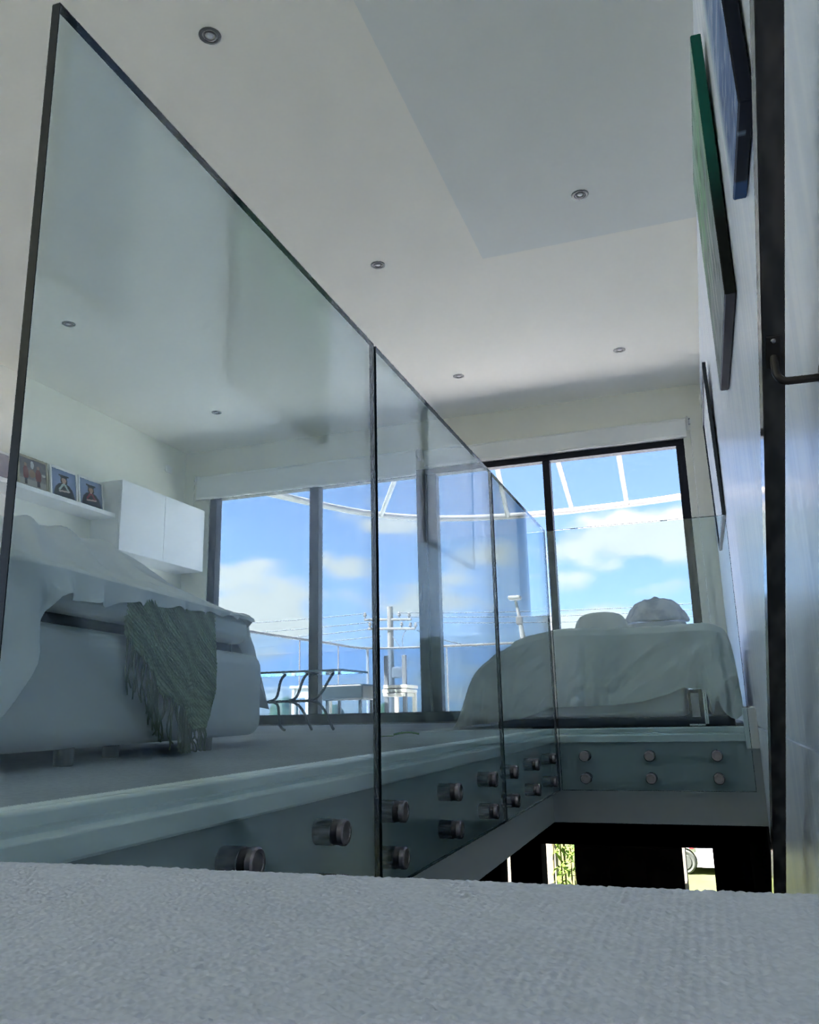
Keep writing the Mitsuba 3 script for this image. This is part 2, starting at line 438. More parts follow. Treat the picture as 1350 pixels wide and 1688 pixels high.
for k, (x0, x1) in enumerate([(-4.535, -3.487), (-3.389, -2.374), (-2.191, -1.180), (-1.118, -0.028)]):
    add('window_1__' + num('pane', k), quad(x0 - 0.005, x1 + 0.005, YW, 0.093, 2.273), 'm_window_glass', smooth=False)
add('trim_4', cbox(-4.7, 0.10, YW - 0.095, YW - 0.05, -0.01, 0.012, 0.003), 'm_grey_timber', kind='structure', smooth=False)

# storey below: its darkness put into the surface colours, three openings to the garden
zl0, zl1 = -1.80, -0.968
lw = [cbox(XL - 0.2, XR + 0.2, YW - 0.05, YW + 0.18, zl1, -0.2), cbox(XL - 0.2, -1.72, YW - 0.05, YW + 0.18, ZLOW, zl1), cbox(-1.64, -1.382, YW - 0.05, YW + 0.18, ZLOW, zl1),
      cbox(-0.056, XR + 0.2, YW - 0.05, YW + 0.18, ZLOW, zl1)]
add('wall_lower', cat_m(*lw), 'm_lower_shade', kind='structure', smooth=False)
add('wall_lower_side', cat_m(cbox(XL - 0.2, XL, YB, YW, ZLOW, -0.4), cbox(XL, XR, YB - 0.2, YB, ZLOW, -0.4)), 'm_lower_shade', kind='structure', smooth=False)
add('floor_lower', cbox(XL, XR, YB, YW + 0.1, ZLOW - 0.1, ZLOW), 'm_lower_floor', kind='structure', smooth=False)
info('window_2', kind='structure')
for k, (x0, x1) in enumerate([(-1.72, -1.64), (-1.382, -1.117), (-0.285, -0.056)]):
    add('window_2__' + num('pane', k), quad(x0, x1, YW + 0.05, zl0, zl1), 'm_window_glass', smooth=False)
    add('window_2__' + num('added_sill', k), cbox(x0, x1, YW - 0.05, YW + 0.18, ZLOW, zl0), 'm_lower_shade', smooth=False)  # unseen wall under the pane, raised to cut light from the lawn
add('door_1', cat_m(cbox(-1.117, -0.285, YW - 0.01, YW + 0.05, ZLOW, zl1)), 'm_brown_panel', kind='structure', smooth=False)
for k in range(3):
    x0 = -1.105 + 0.272 * k
    add('door_1__' + num('panel', k), cbox(x0, x0 + 0.264, YW - 0.025, YW - 0.008, ZLOW + 0.02, zl1 - 0.015, 0.004), 'm_brown_panel', smooth=False)

# ------------------------------------------------------------------ outside ground, deck, sea
add('ground', cbox(-400, 400, -400, 24, ZLOW - 0.35, ZLOW - 0.05), 'm_grass', kind='structure', smooth=False)
add('ground_bounce', cbox(-400, 400, 24, 60, ZLOW - 0.35, ZLOW - 0.07), 'm_bounce_ground', kind='structure', smooth=False)  # unseen pale strip added to bounce sunlight up to the ceiling
add('sea', cbox(-9000, 9000, 60, 9000, -9.5, -9.0), 'm_sea', kind='structure', smooth=False)
add('floor_deck', cbox(-5.2, 4.5, YW + 0.18, 11.7, -0.2, -0.03), 'm_deck', kind='structure', smooth=False)  # lengthened past the railing to bounce more light indoors

# ------------------------------------------------------------------ frameless glass balustrade
XG, YGL, TH, ZT, ZB = -0.7069, 4.2415, 0.012, 1.0, -0.285


def balustrade(key, a, b, along, at, label, studs):
    """a, b: extent along the axis 'along' ('y' or 'x'); at: the other coordinate; studs: list of (pos, z)."""
    info(key, label, 'glass panel', 'frameless glass panels round the stair well')
    e = 0.0015

    def bx(u0, u1, w0, w1, z0, z1):
        return cbox(w0, w1, u0, u1, z0, z1) if along == 'y' else cbox(u0, u1, w0, w1, z0, z1)
    h = TH / 2
    add(key + '__pane', bx(a + e, b - e, at - h, at + h, ZB + e, ZT - e), 'm_glass', smooth=False)
    for k, c in enumerate([(a, a + e, at - h, at + h, ZB, ZT), (b - e, b, at - h, at + h, ZB, ZT), (a + e, b - e, at - h, at + h, ZT - e, ZT), (a + e, b - e, at - h, at + h, ZB, ZB + e)]):
        add(key + '__' + num('edge', k), bx(*c), 'm_glass_edge', smooth=False)
    if along == 'y':
        dirn, wallc = np.array([1.0, 0, 0]), XF
    else:
        dirn, wallc = np.array([0, -1.0, 0]), YF
    for k, (u, z) in enumerate(studs):
        o = np.array([wallc, u, z]) if along == 'y' else np.array([u, wallc, z])
        D = abs(at - wallc)
        s1 = D - h - 0.0015
        s2 = D + h + 0.0015
        r = 0.0252
        kk = key + '__' + num('standoff', k)
        add(kk, lathe([(0, 0), (r, 0), (r, s1 - 0.001), (r - 0.001, s1), (0, s1)], o, dirn), 'm_steel')
        add(kk + '__gasket', cat_m(lathe([(0, s1), (r - 0.001, s1), (r - 0.001, D - h), (0, D - h)], o, dirn), lathe([(0.0, D - h), (r - 0.0015, D - h), (r - 0.0015, D + h), (0, D + h)], o, dirn, 28),
                                   lathe([(0, D + h), (r - 0.001, D + h), (r - 0.001, s2), (0, s2)], o, dirn)), 'm_rubber')
        add(kk + '__cap', lathe([(0, s2), (r, s2), (r, s2 + 0.0095), (r - 0.0035, s2 + 0.0125), (0.0155, s2 + 0.0125), (0.0148, s2 + 0.0115), (0, s2 + 0.0115)], o, dirn), 'm_steel_cap')


zu, zd = -0.128, -0.230
balustrade('glass_panel', 0.7014, 1.806, 'y', XG, 'tall frameless clear glass panel nearest the camera on the left of the stair well', [(0.95, zu), (0.95, zd), (1.245, zu), (1.245, zd), (1.595, zu), (1.595, zd)])
balustrade('glass_panel_001', 1.820, 3.046, 'y', XG, 'middle frameless glass panel of the row left of the stair well', [(1.945, zu), (1.945, zd), (2.42, zu), (2.42, zd), (2.87, zu), (2.87, zd)])
balustrade('glass_panel_002', 3.058, 4.222, 'y', XG, 'farthest frameless glass panel of the row left of the stair well', [(3.21, zu), (3.21, zd), (3.64, zu), (3.64, zd), (4.06, zu), (4.06, zd)])
balustrade('glass_panel_003', -0.695, 0.180, 'x', YGL, 'frameless glass panel across the far end of the stair well before the sofa', [(-0.578, zu), (-0.578, zd), (-0.274, zu), (-0.274, zd), (0.027, zu), (0.027, zd)])

# ------------------------------------------------------------------ handrail
ra, rb = 0.9166, -0.7103      # underside: z = ra + rb*(y-0.9318)


def railz(y):
    return ra + rb * (y - 0.9318)


dv = np.array([0, 1, rb]) / math.hypot(1, rb)
nv = np.array([0, -dv[2], dv[1]])
info('handrail', 'dark bronze flat handrail sloping down along the right wall', 'handrail')
x0r, x1r, tk = 0.1365, 0.170, 0.050
c0 = np.array([0, 0.15, railz(0.15)])
L = (3.75 - 0.15) * math.hypot(1, rb)
cs = [(x0r, 0.0015), (x0r + 0.0015, 0), (x1r - 0.0015, 0), (x1r, 0.0015), (x1r, tk - 0.0015), (x1r - 0.0015, tk), (x0r + 0.0015, tk), (x0r, tk - 0.0015)]
V, Fc = [], []
for e in (0, L):
    for (x, t) in cs:
        V.append(c0 + dv * e + nv * t + np.array([x, 0, 0]))
for j in range(8):
    k = (j + 1) % 8
    Fc += [[j, k, 8 + k], [j, 8 + k, 8 + j]]
for j in range(1, 7):
    Fc += [[0, j + 1, j], [8, 8 + j, 8 + j + 1]]
rm = trimesh.Trimesh(V, Fc, process=False)
rm.fix_normals()
add('handrail__bar', rm, 'm_rail', smooth=False)
for k, yb in enumerate([1.33, 3.35]):
    xc = 0.153
    zb = railz(yb)
    base = np.array([xc, yb, zb])
    pl = cbox(xc - 0.011, xc + 0.011, -0.03, 0.03, -0.003, 0.0, 0.0012)
    Mx = np.eye(4)
    Mx[:3, 0], Mx[:3, 1], Mx[:3, 2] = [1, 0, 0], dv, nv
    Mx[:3, 3] = [0, yb, zb]
    pl.apply_transform(Mx)
    kk = 'handrail__' + num('bracket', k)
    path = [base + dv * 0.008, base + dv * 0.008 + np.array([0, 0, -0.02]), base + dv * 0.008 + np.array([0.0015, 0, -0.032]), base + dv * 0.008 + np.array([0.008, 0, -0.041]), base + dv * 0.008 + np.array([0.018, 0, -0.044]), base + dv * 0.008 + np.array([XR - xc, 0, -0.045])]
    pts = np.vstack([np.linspace(path[0], path[1], 4)[:-1], spline(path[1:5], 12)[:-1], np.linspace(path[4], path[5], 6)])
    arm = tube(pts, 0.0062, 14)
    add(kk, arm, 'm_bronze', smooth=50)
    add(kk + '__plate', pl, 'm_bronze', smooth=False)
    sc = lathe([(0, -0.0055), (0.003, -0.005), (0.0045, -0.003), (0, -0.003)], [0, 0, 0], [0, 0, 1], 14)
    sc.apply_transform(Mx)
    sc.apply_translation(-dv * 0.021 + np.array([xc, 0, 0]))
    add(kk + '__screw', sc, 'm_steel_cap')
    add(kk + '__wall_rose', lathe([(0, 0), (0.02, 0), (0.02, 0.004), (0, 0.004)], path[5] - np.array([0.004, 0, 0]), [1, 0, 0], 24), 'm_bronze')

# ------------------------------------------------------------------ downlights
dl = [(-1.645, 2.44, 'round recessed downlight nearest the camera, above the first glass panel'), (-0.376, 4.07, 'round recessed downlight on the darker ceiling field near the green painting'),
      (-1.655, 4.354, 'round recessed downlight second in the row above the glass panels'), (-0.367, 6.208, 'round recessed downlight near the far wall on the right, close to the white blind'),
      (-1.67, 6.236, 'farthest round recessed downlight of the row above the glass panels'), (-3.96, 4.306, 'round recessed downlight seen through the first glass panel above the photo frames'),
      (-3.96, 6.222, 'round recessed downlight seen through the first glass panel close to the far corner')]
for k, (x, y, lb) in enumerate(dl):
    zc = ZC
    key = num('downlight', k)
    info(key, lb, 'ceiling light', 'recessed downlights')
    o = [x, y, zc]
    dn = [0, 0, -1]
    add(key + '__trim_ring', lathe([(0.031, -0.001), (0.031, 0.003), (0.034, 0.0045), (0.042, 0.004), (0.046, 0.0015), (0.046, -0.001)], o, dn, 40), 'm_lamp_ring')
    add(key + '__recess', lathe([(0.031, 0.003), (0.030, -0.004), (0.0, -0.004)], o, dn, 36), 'm_dark')
    add(key + '__gimbal_ring', lathe([(0.020, -0.003), (0.020, 0.004), (0.022, 0.006), (0.026, 0.005), (0.027, -0.003)], o, dn, 36), 'm_lamp_gimbal')
    add(key + '__lamp', lathe([(0, 0.003), (0.010, 0.0025), (0.0155, 0.0), (0.016, -0.003)], o, dn, 30), 'm_lamp_face')

# ------------------------------------------------------------------ paintings on the right wall


def lean(m, z0, k):
    v = np.array(m.vertices)
    v[:, 0] -= (v[:, 2] - z0) * k
    m.vertices = v
    return m


def canvas(key, y0, y1, z0, z1, xf, colfn, n=(60, 80), k=0.0):
    """front face grid facing -x with vertex colours; body box behind it."""
    u, v = np.meshgrid(np.linspace(0, 1, n[0]), np.linspace(0, 1, n[1]))
    P = np.stack([0 * u + xf - 0.0006, y0 + (y1 - y0) * u, z0 + (z1 - z0) * v], -1)
    g = lean(grid_mesh(P[:, ::-1]), z0, k)
    uu = np.stack([u[:, ::-1].ravel(), v[:, ::-1].ravel()], -1)
    add(key + '__picture', g, 'm_print', smooth=False, color=np.clip(colfn(uu[:, 0], uu[:, 1]), 0, 1))


def n2(u, v, a, b, s):
    return meshkit.fbm(np.stack([u * a, v * b, 0 * u + s], -1), 4, s)


def lerp3(a, b, t):
    return np.asarray(a)[None] * (1 - t[:, None]) + np.asarray(b)[None] * t[:, None]


def blue_sea(u, v):
    c = lerp3((0.10, 0.17, 0.36), (0.30, 0.42, 0.66), np.clip(v * 0.9 + (n2(u, v, 5, 30, 1) - .5) * .9, 0, 1))
    w = np.clip((n2(u, v, 4, 60, 2) - .55) * 5, 0, 1)
    c = c * (1 - 0.5 * w[:, None]) + 0.5 * w[:, None] * np.array([0.55, 0.62, 0.75])
    e = np.clip((u - 0.72) / 0.28, 0, 1) ** 1.5
    return c * (1 - e[:, None]) + e[:, None] * np.array([0.62, 0.72, 0.80])


def green_field(u, v):
    c = lerp3((0.24, 0.28, 0.30), (0.22, 0.42, 0.26), np.clip((v - .30) * 2.2 + (n2(u, v, 6, 9, 4) - .5) * 1.3, 0, 1))
    c = c * (1 - np.clip((v - .75) * 3, 0, 1)[:, None]) + np.clip((v - .75) * 3, 0, 1)[:, None] * np.array([0.36, 0.50, 0.48])
    d = np.clip((n2(u, v, 9, 16, 6) - .56) * 7, 0, 1)
    c = c * (1 - d[:, None] * .5) + d[:, None] * .5 * np.array([0.10, 0.12, 0.11])
    s = np.clip((n2(u, v, 14, 5, 8) - .52) * 6, 0, 1)
    return c * (1 - s[:, None] * .35) + s[:, None] * .35 * np.array([0.55, 0.62, 0.60])


def pale_glare(u, v):
    return lerp3((0.66, 0.70, 0.76), (0.80, 0.83, 0.86), n2(u, v, 3, 4, 9))  # glare on the picture glass put in as a pale tone


def edge_colour_box(key, name, y0, y1, z0, z1, x0, x1, fn, c=0.003, k=0.0):
    b = cbox(x0, x1, y0, y1, z0, z1, c)
    b = b.subdivide_to_size(0.014)
    v = np.array(b.vertices)
    add(key + '__' + name, lean(trimesh.Trimesh(v, b.faces, process=False), z0, k), 'm_print', smooth=False, color=np.clip(fn(v), 0, 1))


def edge_blue(v):
    c = np.tile(np.array([0.006, 0.009, 0.02]), (len(v), 1))
    st = ((np.sin(v[:, 1] * 130 + 5 * meshkit.noise(v * 9)) > 0.97) & (v[:, 2] < 1.317) & (v[:, 1] > 1.66))
    c[st] = (0.16, 0.22, 0.30)
    c[v[:, 1] > 1.925] = (0.03, 0.09, 0.24)
    return c


def edge_green(v):
    t = np.clip((v[:, 2] - 1.62) / 0.35, 0, 1)
    c = lerp3((0.006, 0.008, 0.007), (0.008, 0.10, 0.075), t)
    c[(v[:, 2] < 1.366) & (v[:, 1] > 2.605)] = (0.012, 0.013, 0.018)
    return c


info('painting', 'large blue canvas of water high on the right wall beside the handrail', 'painting')
edge_colour_box('painting', 'canvas_edge', 1.635, 2.0, 1.315, 2.36, 0.185, XR - 0.002, edge_blue, k=0.022)
canvas('painting', 1.64, 1.996, 1.319, 2.356, 0.185, blue_sea, k=0.022)
info('painting_001', 'green and grey canvas with a dark green edge in the middle of the right wall', 'painting')
edge_colour_box('painting_001', 'canvas_edge', 2.60, 3.48, 1.36, 2.34, 0.182, XR - 0.002, edge_green, k=0.012)
canvas('painting_001', 2.604, 3.476, 1.364, 2.336, 0.182, green_field, k=0.012)
info('painting_002', 'thin black framed picture with glass glare painted pale on the right wall nearest the far windows', 'picture')
y0, y1, z0, z1 = 5.05, 6.25, 1.17, 2.13
fw = 0.022
for k, c in enumerate([(y0, y0 + fw, z0, z1), (y1 - fw, y1, z0, z1), (y0 + fw, y1 - fw, z0, z0 + fw), (y0 + fw, y1 - fw, z1 - fw, z1)]):
    add('painting_002__' + num('frame_bar', k), cbox(0.197, XR - 0.001, c[0], c[1], c[2], c[3], 0.002) if False else lean(cbox(0.197, XR - 0.001, c[0], c[1], c[2], c[3], 0.002), z0, 0.02), 'm_iron', smooth=False)
add('painting_002__backing', lean(cbox(0.207, XR - 0.001, y0 + fw, y1 - fw, z0 + fw, z1 - fw), z0, 0.02), 'm_white', smooth=False)
canvas('painting_002', y0 + fw, y1 - fw, z0 + fw, z1 - fw, 0.207, pale_glare, (20, 20), 0.02)
add('thermostat', cat_m(cbox(XR - 0.018, XR, 7.06, 7.13, 2.56, 2.66, 0.004), cbox(XR - 0.021, XR - 0.017, 7.075, 7.115, 2.60, 2.645, 0.001)), 'm_white', 'small white sensor high on the right wall by the far corner', 'sensor', smooth=False)

# ------------------------------------------------------------------ blinds
YBL = 7.165


def blind(key, x0, x1, z0, z1, label, side):
    info(key, label, 'roller blind')
    r = 0.036
    yc = YBL - 0.0
    roll = tube(np.array([[x0 + 0.02, yc, z1 - r], [x1 - 0.02, yc, z1 - r]]), r, 24)
    cloth = cbox(x0 + 0.02, x1 - 0.02, yc - r - 0.0015, yc - r, z0 + 0.02, z1 - r)
    add(key + '__fabric', cat_m(roll, cloth), 'm_blind', smooth=40)
    add(key + '__bottom_bar', rbox(x0 + 0.02, x1 - 0.02, yc - r - 0.008, yc - r + 0.010, z0, z0 + 0.024, 0.006, 10), 'm_white')
    for k, xx in enumerate((x0, x1 - 0.006)):
        add(key + '__' + num('bracket', k), cat_m(cbox(xx, xx + 0.006, yc - 0.04, YW - 0.06, z1 - 0.085, z1 + 0.006, 0.002), cbox(xx - 0.014, xx + 0.02, YW - 0.066, YW - 0.06, z1 - 0.11, z1 + 0.012, 0.002)), 'm_white', smooth=False)
    xs = x1 + 0.012 if side > 0 else x0 - 0.012
    add(key + '__chain_wheel', lathe([(0, 0), (0.026, 0), (0.028, 0.004), (0.022, 0.007), (0.028, 0.010), (0.026, 0.014), (0, 0.014)], [xs - 0.007, yc, z1 - r], [1, 0, 0], 24), 'm_silver')
    zend = 0.55 if side > 0 else 1.45
    ch = [[xs, yc - 0.026, zend + 0.03], [xs, yc - 0.026, z1 - r], [xs, yc - 0.018, z1 - r + 0.018], [xs, yc, z1 - r + 0.026], [xs, yc + 0.018, z1 - r + 0.018], [xs, yc + 0.026, z1 - r], [xs, yc + 0.026, zend + 0.03], [xs, yc, zend], [xs, yc - 0.026, zend + 0.03]]
    add(key + '__chain', tube(ch, 0.0022, 6), 'm_silver')


blind('roller_blind', -4.765, -2.335, 2.255, 2.515, 'white roller blind lowered a little over the left pair of sliding doors', -1)
blind('roller_blind_001', -2.295, 0.088, 2.318, 2.498, 'white roller blind fully raised over the right pair of sliding doors', 1)

# ------------------------------------------------------------------ left wall: cabinet, shelf, frames, sensor
info('wall_cabinet', 'white wall-hung cabinet with two plain doors on the left wall', 'cabinet')
cx, cy0, cy1, cz0, cz1 = -4.61, 5.80, 7.09, 1.50, 2.125
tb = 0.018
add('wall_cabinet__carcass', cat_m(cbox(XL, cx - 0.02, cy0, cy0 + tb, cz0, cz1), cbox(XL, cx - 0.02, cy1 - tb, cy1, cz0, cz1), cbox(XL, cx - 0.02, cy0 + tb, cy1 - tb, cz0, cz0 + tb), cbox(XL, cx - 0.02, cy0 + tb, cy1 - tb, cz1 - tb, cz1), cbox(XL, XL + 0.01, cy0 + tb, cy1 - tb, cz0 + tb, cz1 - tb)), 'm_cabinet', smooth=False)
mid = 6.43
add('wall_cabinet__door', cbox(cx - 0.019, cx, cy0, mid - 0.0015, cz0, cz1, 0.0015), 'm_cabinet', smooth=False)
add('wall_cabinet__door_001', cbox(cx - 0.019, cx, mid + 0.0015, cy1, cz0, cz1, 0.0015), 'm_cabinet', smooth=False)
add('wall_shelf', cbox(XL, -4.665, 1.5, 5.798, 1.785, 1.822, 0.002), 'm_white', 'long white floating shelf holding the photo frames on the left wall', 'shelf', smooth=False)
add('wall_sensor', cat_m(cbox(XL, XL + 0.02, 6.82, 6.92, 2.505, 2.575, 0.004), cbox(XL + 0.019, XL + 0.023, 6.845, 6.895, 2.525, 2.555, 0.001)), 'm_white', 'small square white sensor on the left wall above the cabinet', 'sensor', smooth=False)


def ell(u, v, cu, cv, ru, rv):
    return ((u - cu) / ru) ** 2 + ((v - cv) / rv) ** 2 < 1


def graduate(hood, sash, skin=(0.42, 0.27, 0.20)):
    def f(u, v):
        c = lerp3((0.10, 0.14, 0.24), (0.24, 0.31, 0.46), np.clip(0.75 - ((u - .5) ** 2 + (v - .6) ** 2) * 1.6 + (n2(u, v, 4, 4, 3) - .5) * .5, 0, 1))
        body = ell(u, v, .5, .05, .42, .50) & (v < .52)
        c[body] = (0.016, 0.018, 0.024)
        c[ell(u, v, .5, .62, .135, .20)] = (0.03, 0.02, 0.018)                       # hair
        c[ell(u, v, .5, .645, .085, .115)] = skin                                    # face
        c[ell(u, v, .5, .52, .05, .05)] = skin
        c[ell(u, v, .5, .50, .035, .035)] = (0.6, 0.6, 0.6)                          # collar
        c[(np.abs(u - .5) < .135) & (v > .72) & (v < .79)] = (0.012, 0.012, 0.016)      # cap
        c[(np.abs(u - .5) < .21) & (np.abs(v - .80 + .0) < .022)] = (0.012, 0.012, 0.016)
        hd = body & (np.abs(np.abs(u - .5) - (.50 - v) * .75 - .03) < .045) & (v > .28)
        c[hd] = hood
        c[(np.abs(v - .26 - (u - .5) * .12) < .028) & (u > .3) & (u < .74)] = sash
        return c
    return f


def school_group(u, v):
    c = lerp3((0.26, 0.23, 0.20), (0.12, 0.11, 0.12), np.clip(v * 1.2 + (n2(u, v, 6, 6, 5) - .5), 0, 1))
    c[(v < .28)] = (0.30, 0.28, 0.25)
    for (cu, w) in ((.24, .10), (.70, .11)):
        c[ell(u, v, cu, .48, w, .24)] = (0.16, 0.035, 0.03)
        c[ell(u, v, cu, .76, .05, .06)] = (0.30, 0.19, 0.14)
        c[(np.abs(u - cu) < .05) & (v > .10) & (v < .3)] = (0.05, 0.04, 0.05)
    c[ell(u, v, .48, .80, .06, .14)] = (0.55, 0.55, 0.55)
    c[ell(u, v, .47, .50, .12, .14)] = (0.28, 0.18, 0.12)
    c[ell(u, v, .90, .55, .07, .05)] = (0.55, 0.52, 0.48)
    return c


def faded(u, v):
    return lerp3((0.30, 0.29, 0.34), (0.46, 0.42, 0.42), n2(u, v, 5, 4, 12))


# local photo frame: stands on the shelf, leans back, faces +x
def photo_frame(key, y0, w, h, lean, mat, fn, label, x=-4.74, z=1.822, border=0.02, yaw=0.0):
    info(key, label, 'photo frame')
    t = 0.016
    Mx = trimesh.transformations.rotation_matrix(-lean, [0, 1, 0])
    Mz = trimesh.transformations.rotation_matrix(yaw, [0, 0, 1])
    Tr = trimesh.transformations.translation_matrix([x, y0, z + 0.002])
    A = Tr @ Mz @ Mx
    bars = [(0, border, 0, h), (w - border, w, 0, h), (border, w - border, 0, border), (border, w - border, h - border, h)]
    ms = [cbox(-t, 0, a, b, c, d, 0.003) for a, b, c, d in bars]
    fm = cat_m(*ms)
    fm.apply_transform(A)
    add(key + '__frame', fm, mat, smooth=False)
    bk = cbox(-t, -0.006, border * .8, w - border * .8, border * .8, h - border * .8)
    stn = trimesh.convex.convex_hull(np.array([[-t, w / 2 - .02, h * .6], [-t, w / 2 + .02, h * .6], [-t - .004, w / 2 - .02, h * .6], [-t - 0.09, w / 2 - .02, 0.024], [-t - 0.09, w / 2 + .02, 0.024], [-t - 0.094, w / 2 + .02, 0.026]]))
    bk = cat_m(bk, stn)
    bk.apply_transform(A)
    add(key + '__backing', bk, 'm_dark', smooth=False)
    n = (44, 56)
    u, v = np.meshgrid(np.linspace(0, 1, n[0]), np.linspace(0, 1, n[1]))
    P = np.stack([0 * u - 0.0055, border * .8 + (w - 1.6 * border) * u, border * .8 + (h - 1.6 * border) * v], -1)
    g = grid_mesh(P)
    g.apply_transform(A)
    add(key + '__photo', g, 'm_print', smooth=False, color=fn(u.ravel(), v.ravel()))


photo_frame('photo_frame', 4.42, 0.30, 0.24, 0.18, 'm_frame_white', faded, 'pale photo frame farthest left on the shelf, half hidden by the glass edge')
photo_frame('photo_frame_001', 4.775, 0.32, 0.275, 0.16, 'm_frame_gold', school_group, 'framed photo of two children in red uniforms on the shelf')
photo_frame('photo_frame_002', 5.115, 0.315, 0.275, 0.14, 'm_frame_white', graduate((0.35, 0.42, 0.40), (0.45, 0.36, 0.34)), 'silver framed graduation portrait with a pale striped hood, second from the cabinet')
photo_frame('photo_frame_003', 5.44, 0.315, 0.275, 0.14, 'm_frame_white', graduate((0.22, 0.02, 0.05), (0.45, 0.32, 0.28)), 'framed graduation portrait with a dark red hood next to the cabinet')

# ------------------------------------------------------------------ sofa on the left under a dust sheet
AN = np.array([-1.28, 1.54, 0.0])
EA, EB = np.array([-0.128, 0.9918, 0]), np.array([0.9918, 0.128, 0])
TM = np.eye(4)
TM[:3, 0], TM[:3, 1], TM[:3, 2], TM[:3, 3] = EB, EA, [0, 0, 1], AN


def loc(m):
    m = m.copy()
    m.apply_transform(TM)
    return m


def local_pts(P):
    return AN + P[..., 0:1] * EB + P[..., 1:2] * EA + P[..., 2:3] * np.array([0, 0, 1.0])


info('sofa', 'low grey leather sofa under a grey dust sheet, left behind the first glass panel', 'sofa')
body = rbox(-0.98, 0.0, -0.95, 1.04, 0.036, 0.300, 0.045, 28)
v = body.vertices
add('sofa__base', loc(body), 'm_leather', smooth=60)
add('sofa__seat_cushion', loc(rbox(-0.80, 0.012, -0.93, 0.87, 0.322, 0.404, 0.028, 20)), 'm_leather', smooth=60)
add('sofa__recess', loc(cbox(-0.80, -0.035, -0.90, 0.84, 0.285, 0.326)), 'm_dark', smooth=False)  # solid black strip painting the shade of the gap under the cushion
add('sofa__backrest', loc(rbox(-1.02, -0.80, -0.95, 1.18, 0.10, 0.728, 0.06, 20)), 'm_leather', smooth=60)
for k, (a, b) in enumerate([(0.0, -0.05), (0.71, -0.055), (0.37, -0.16), (0.71, -0.90), (-0.8, -0.05), (-0.8, -0.9)]):
    add('sofa__' + num('foot', k), loc(lathe([(0, 0), (0.019, 0), (0.021, 0.003), (0.022, 0.05), (0, 0.05)], [b, a, 0], [0, 0, 1], 20)), 'm_lamp_ring')

nu, nd = 150, 34
path = np.array([(-1.075, 0.25), (-1.07, 0.60), (-1.06, 0.735), (-1.00, 0.768), (-0.84, 0.775), (-0.74, 0.757), (-0.42, 0.575), (-0.15, 0.460), (-0.03, 0.424), (0.012, 0.414), (0.024, 0.404), (0.027, 0.39), (0.028, 0.36)])
pp = spline(path, 300)
ss = np.concatenate([[0], np.cumsum(np.linalg.norm(np.diff(pp, axis=0), axis=1))])
itop = int(np.argmin(np.abs(pp[:, 0] - 0.024) + (pp[:, 1] < .39) * 9))
top = pp[:itop + 1]
ntop = 110
tt = np.linspace(0, 1, ntop)
top = np.column_stack([np.interp(tt * ss[itop], ss[:itop + 1], top[:, 0]), np.interp(tt * ss[itop], ss[:itop + 1], top[:, 1])])
nh = 46


def aend(b):
    return np.interp(b, [-1.08, -0.77, -0.38, 0.0, 0.03], [1.25, 1.22, 1.118, 0.870, 0.862])


us = np.linspace(0, 1, nu)
G = np.zeros((ntop + nh, nu + nd, 3))
a0 = -1.05
hem_y = np.array([-2, 1.00, 1.12, 1.19, 1.235, 1.31, 1.34, 1.37, 1.53, 1.66, 1.76, 2.07, 2.40, 2.7])
hem_z = np.array([.025, .03, .04, .075, .125, .257, .315, .347, .346, .366, .372, .386, .397, .400])
for i in range(ntop + nh):
    for_top = i < ntop
    b, z = top[min(i, ntop - 1)]
    ae = aend(b)
    a = a0 + us * (ae - a0)
    bb, zz = np.full(nu, b), np.full(nu, z)
    # tented towards the far end of the back
    if for_top:
        sag = np.exp(-((b + 0.45) / 0.25) ** 2) * 0.035 * np.sin(np.clip((a + 0.2) / 1.2, 0, 1) * np.pi)
        zz = zz - sag
    else:
        w = (i - ntop + 1) / nh
        yy = (AN[1] + a * EA[1] + b * EB[1])
        hz = np.interp(yy, hem_y, hem_z) + 0.004 * np.sin(yy * 55) + 0.003 * np.sin(yy * 91 + 1)
        zz = z + (hz - z) * w
        depth = (z - zz)
        bb = b + 0.006 + 0.010 * w * np.sin(yy * 42 + 2 * np.sin(yy * 9)) * np.clip((z - hz) / 0.02, 0.4, 1.6) + 0.05 * depth + 0.02 * np.clip(depth - .06, 0, 1) * np.sin(yy * 21)
    G[i, :nu] = np.column_stack([bb, a, zz])
    # hanging end
    dd = (np.arange(nd) + 1) / nd
    bstart = min(b, -0.075)
    zend = 0.11 + 0.015 * math.sin(i * 0.21)
    z0 = zz[-1]
    off = 0.02 + 0.42 * np.clip(dd, 0, 1) ** 0.65 * np.clip(0.55 + 0.45 * np.clip((0.55 - z0) / 0.2, 0, 1), 0, 1)
    fold = 0.018 * np.sin(i * 0.33 + 3 * dd) * dd
    keep = np.clip((b + 0.06) / 0.1, 0, 1)
    zz2 = z0 + (zend - z0) * dd * (1 - keep) + keep * (-0.004 * dd)
    G[i, nu:] = np.column_stack([np.full(nd, b) - 0.11 * keep * dd, ae + (off + fold) * (1 - keep) + keep * 0.004 * dd, zz2])
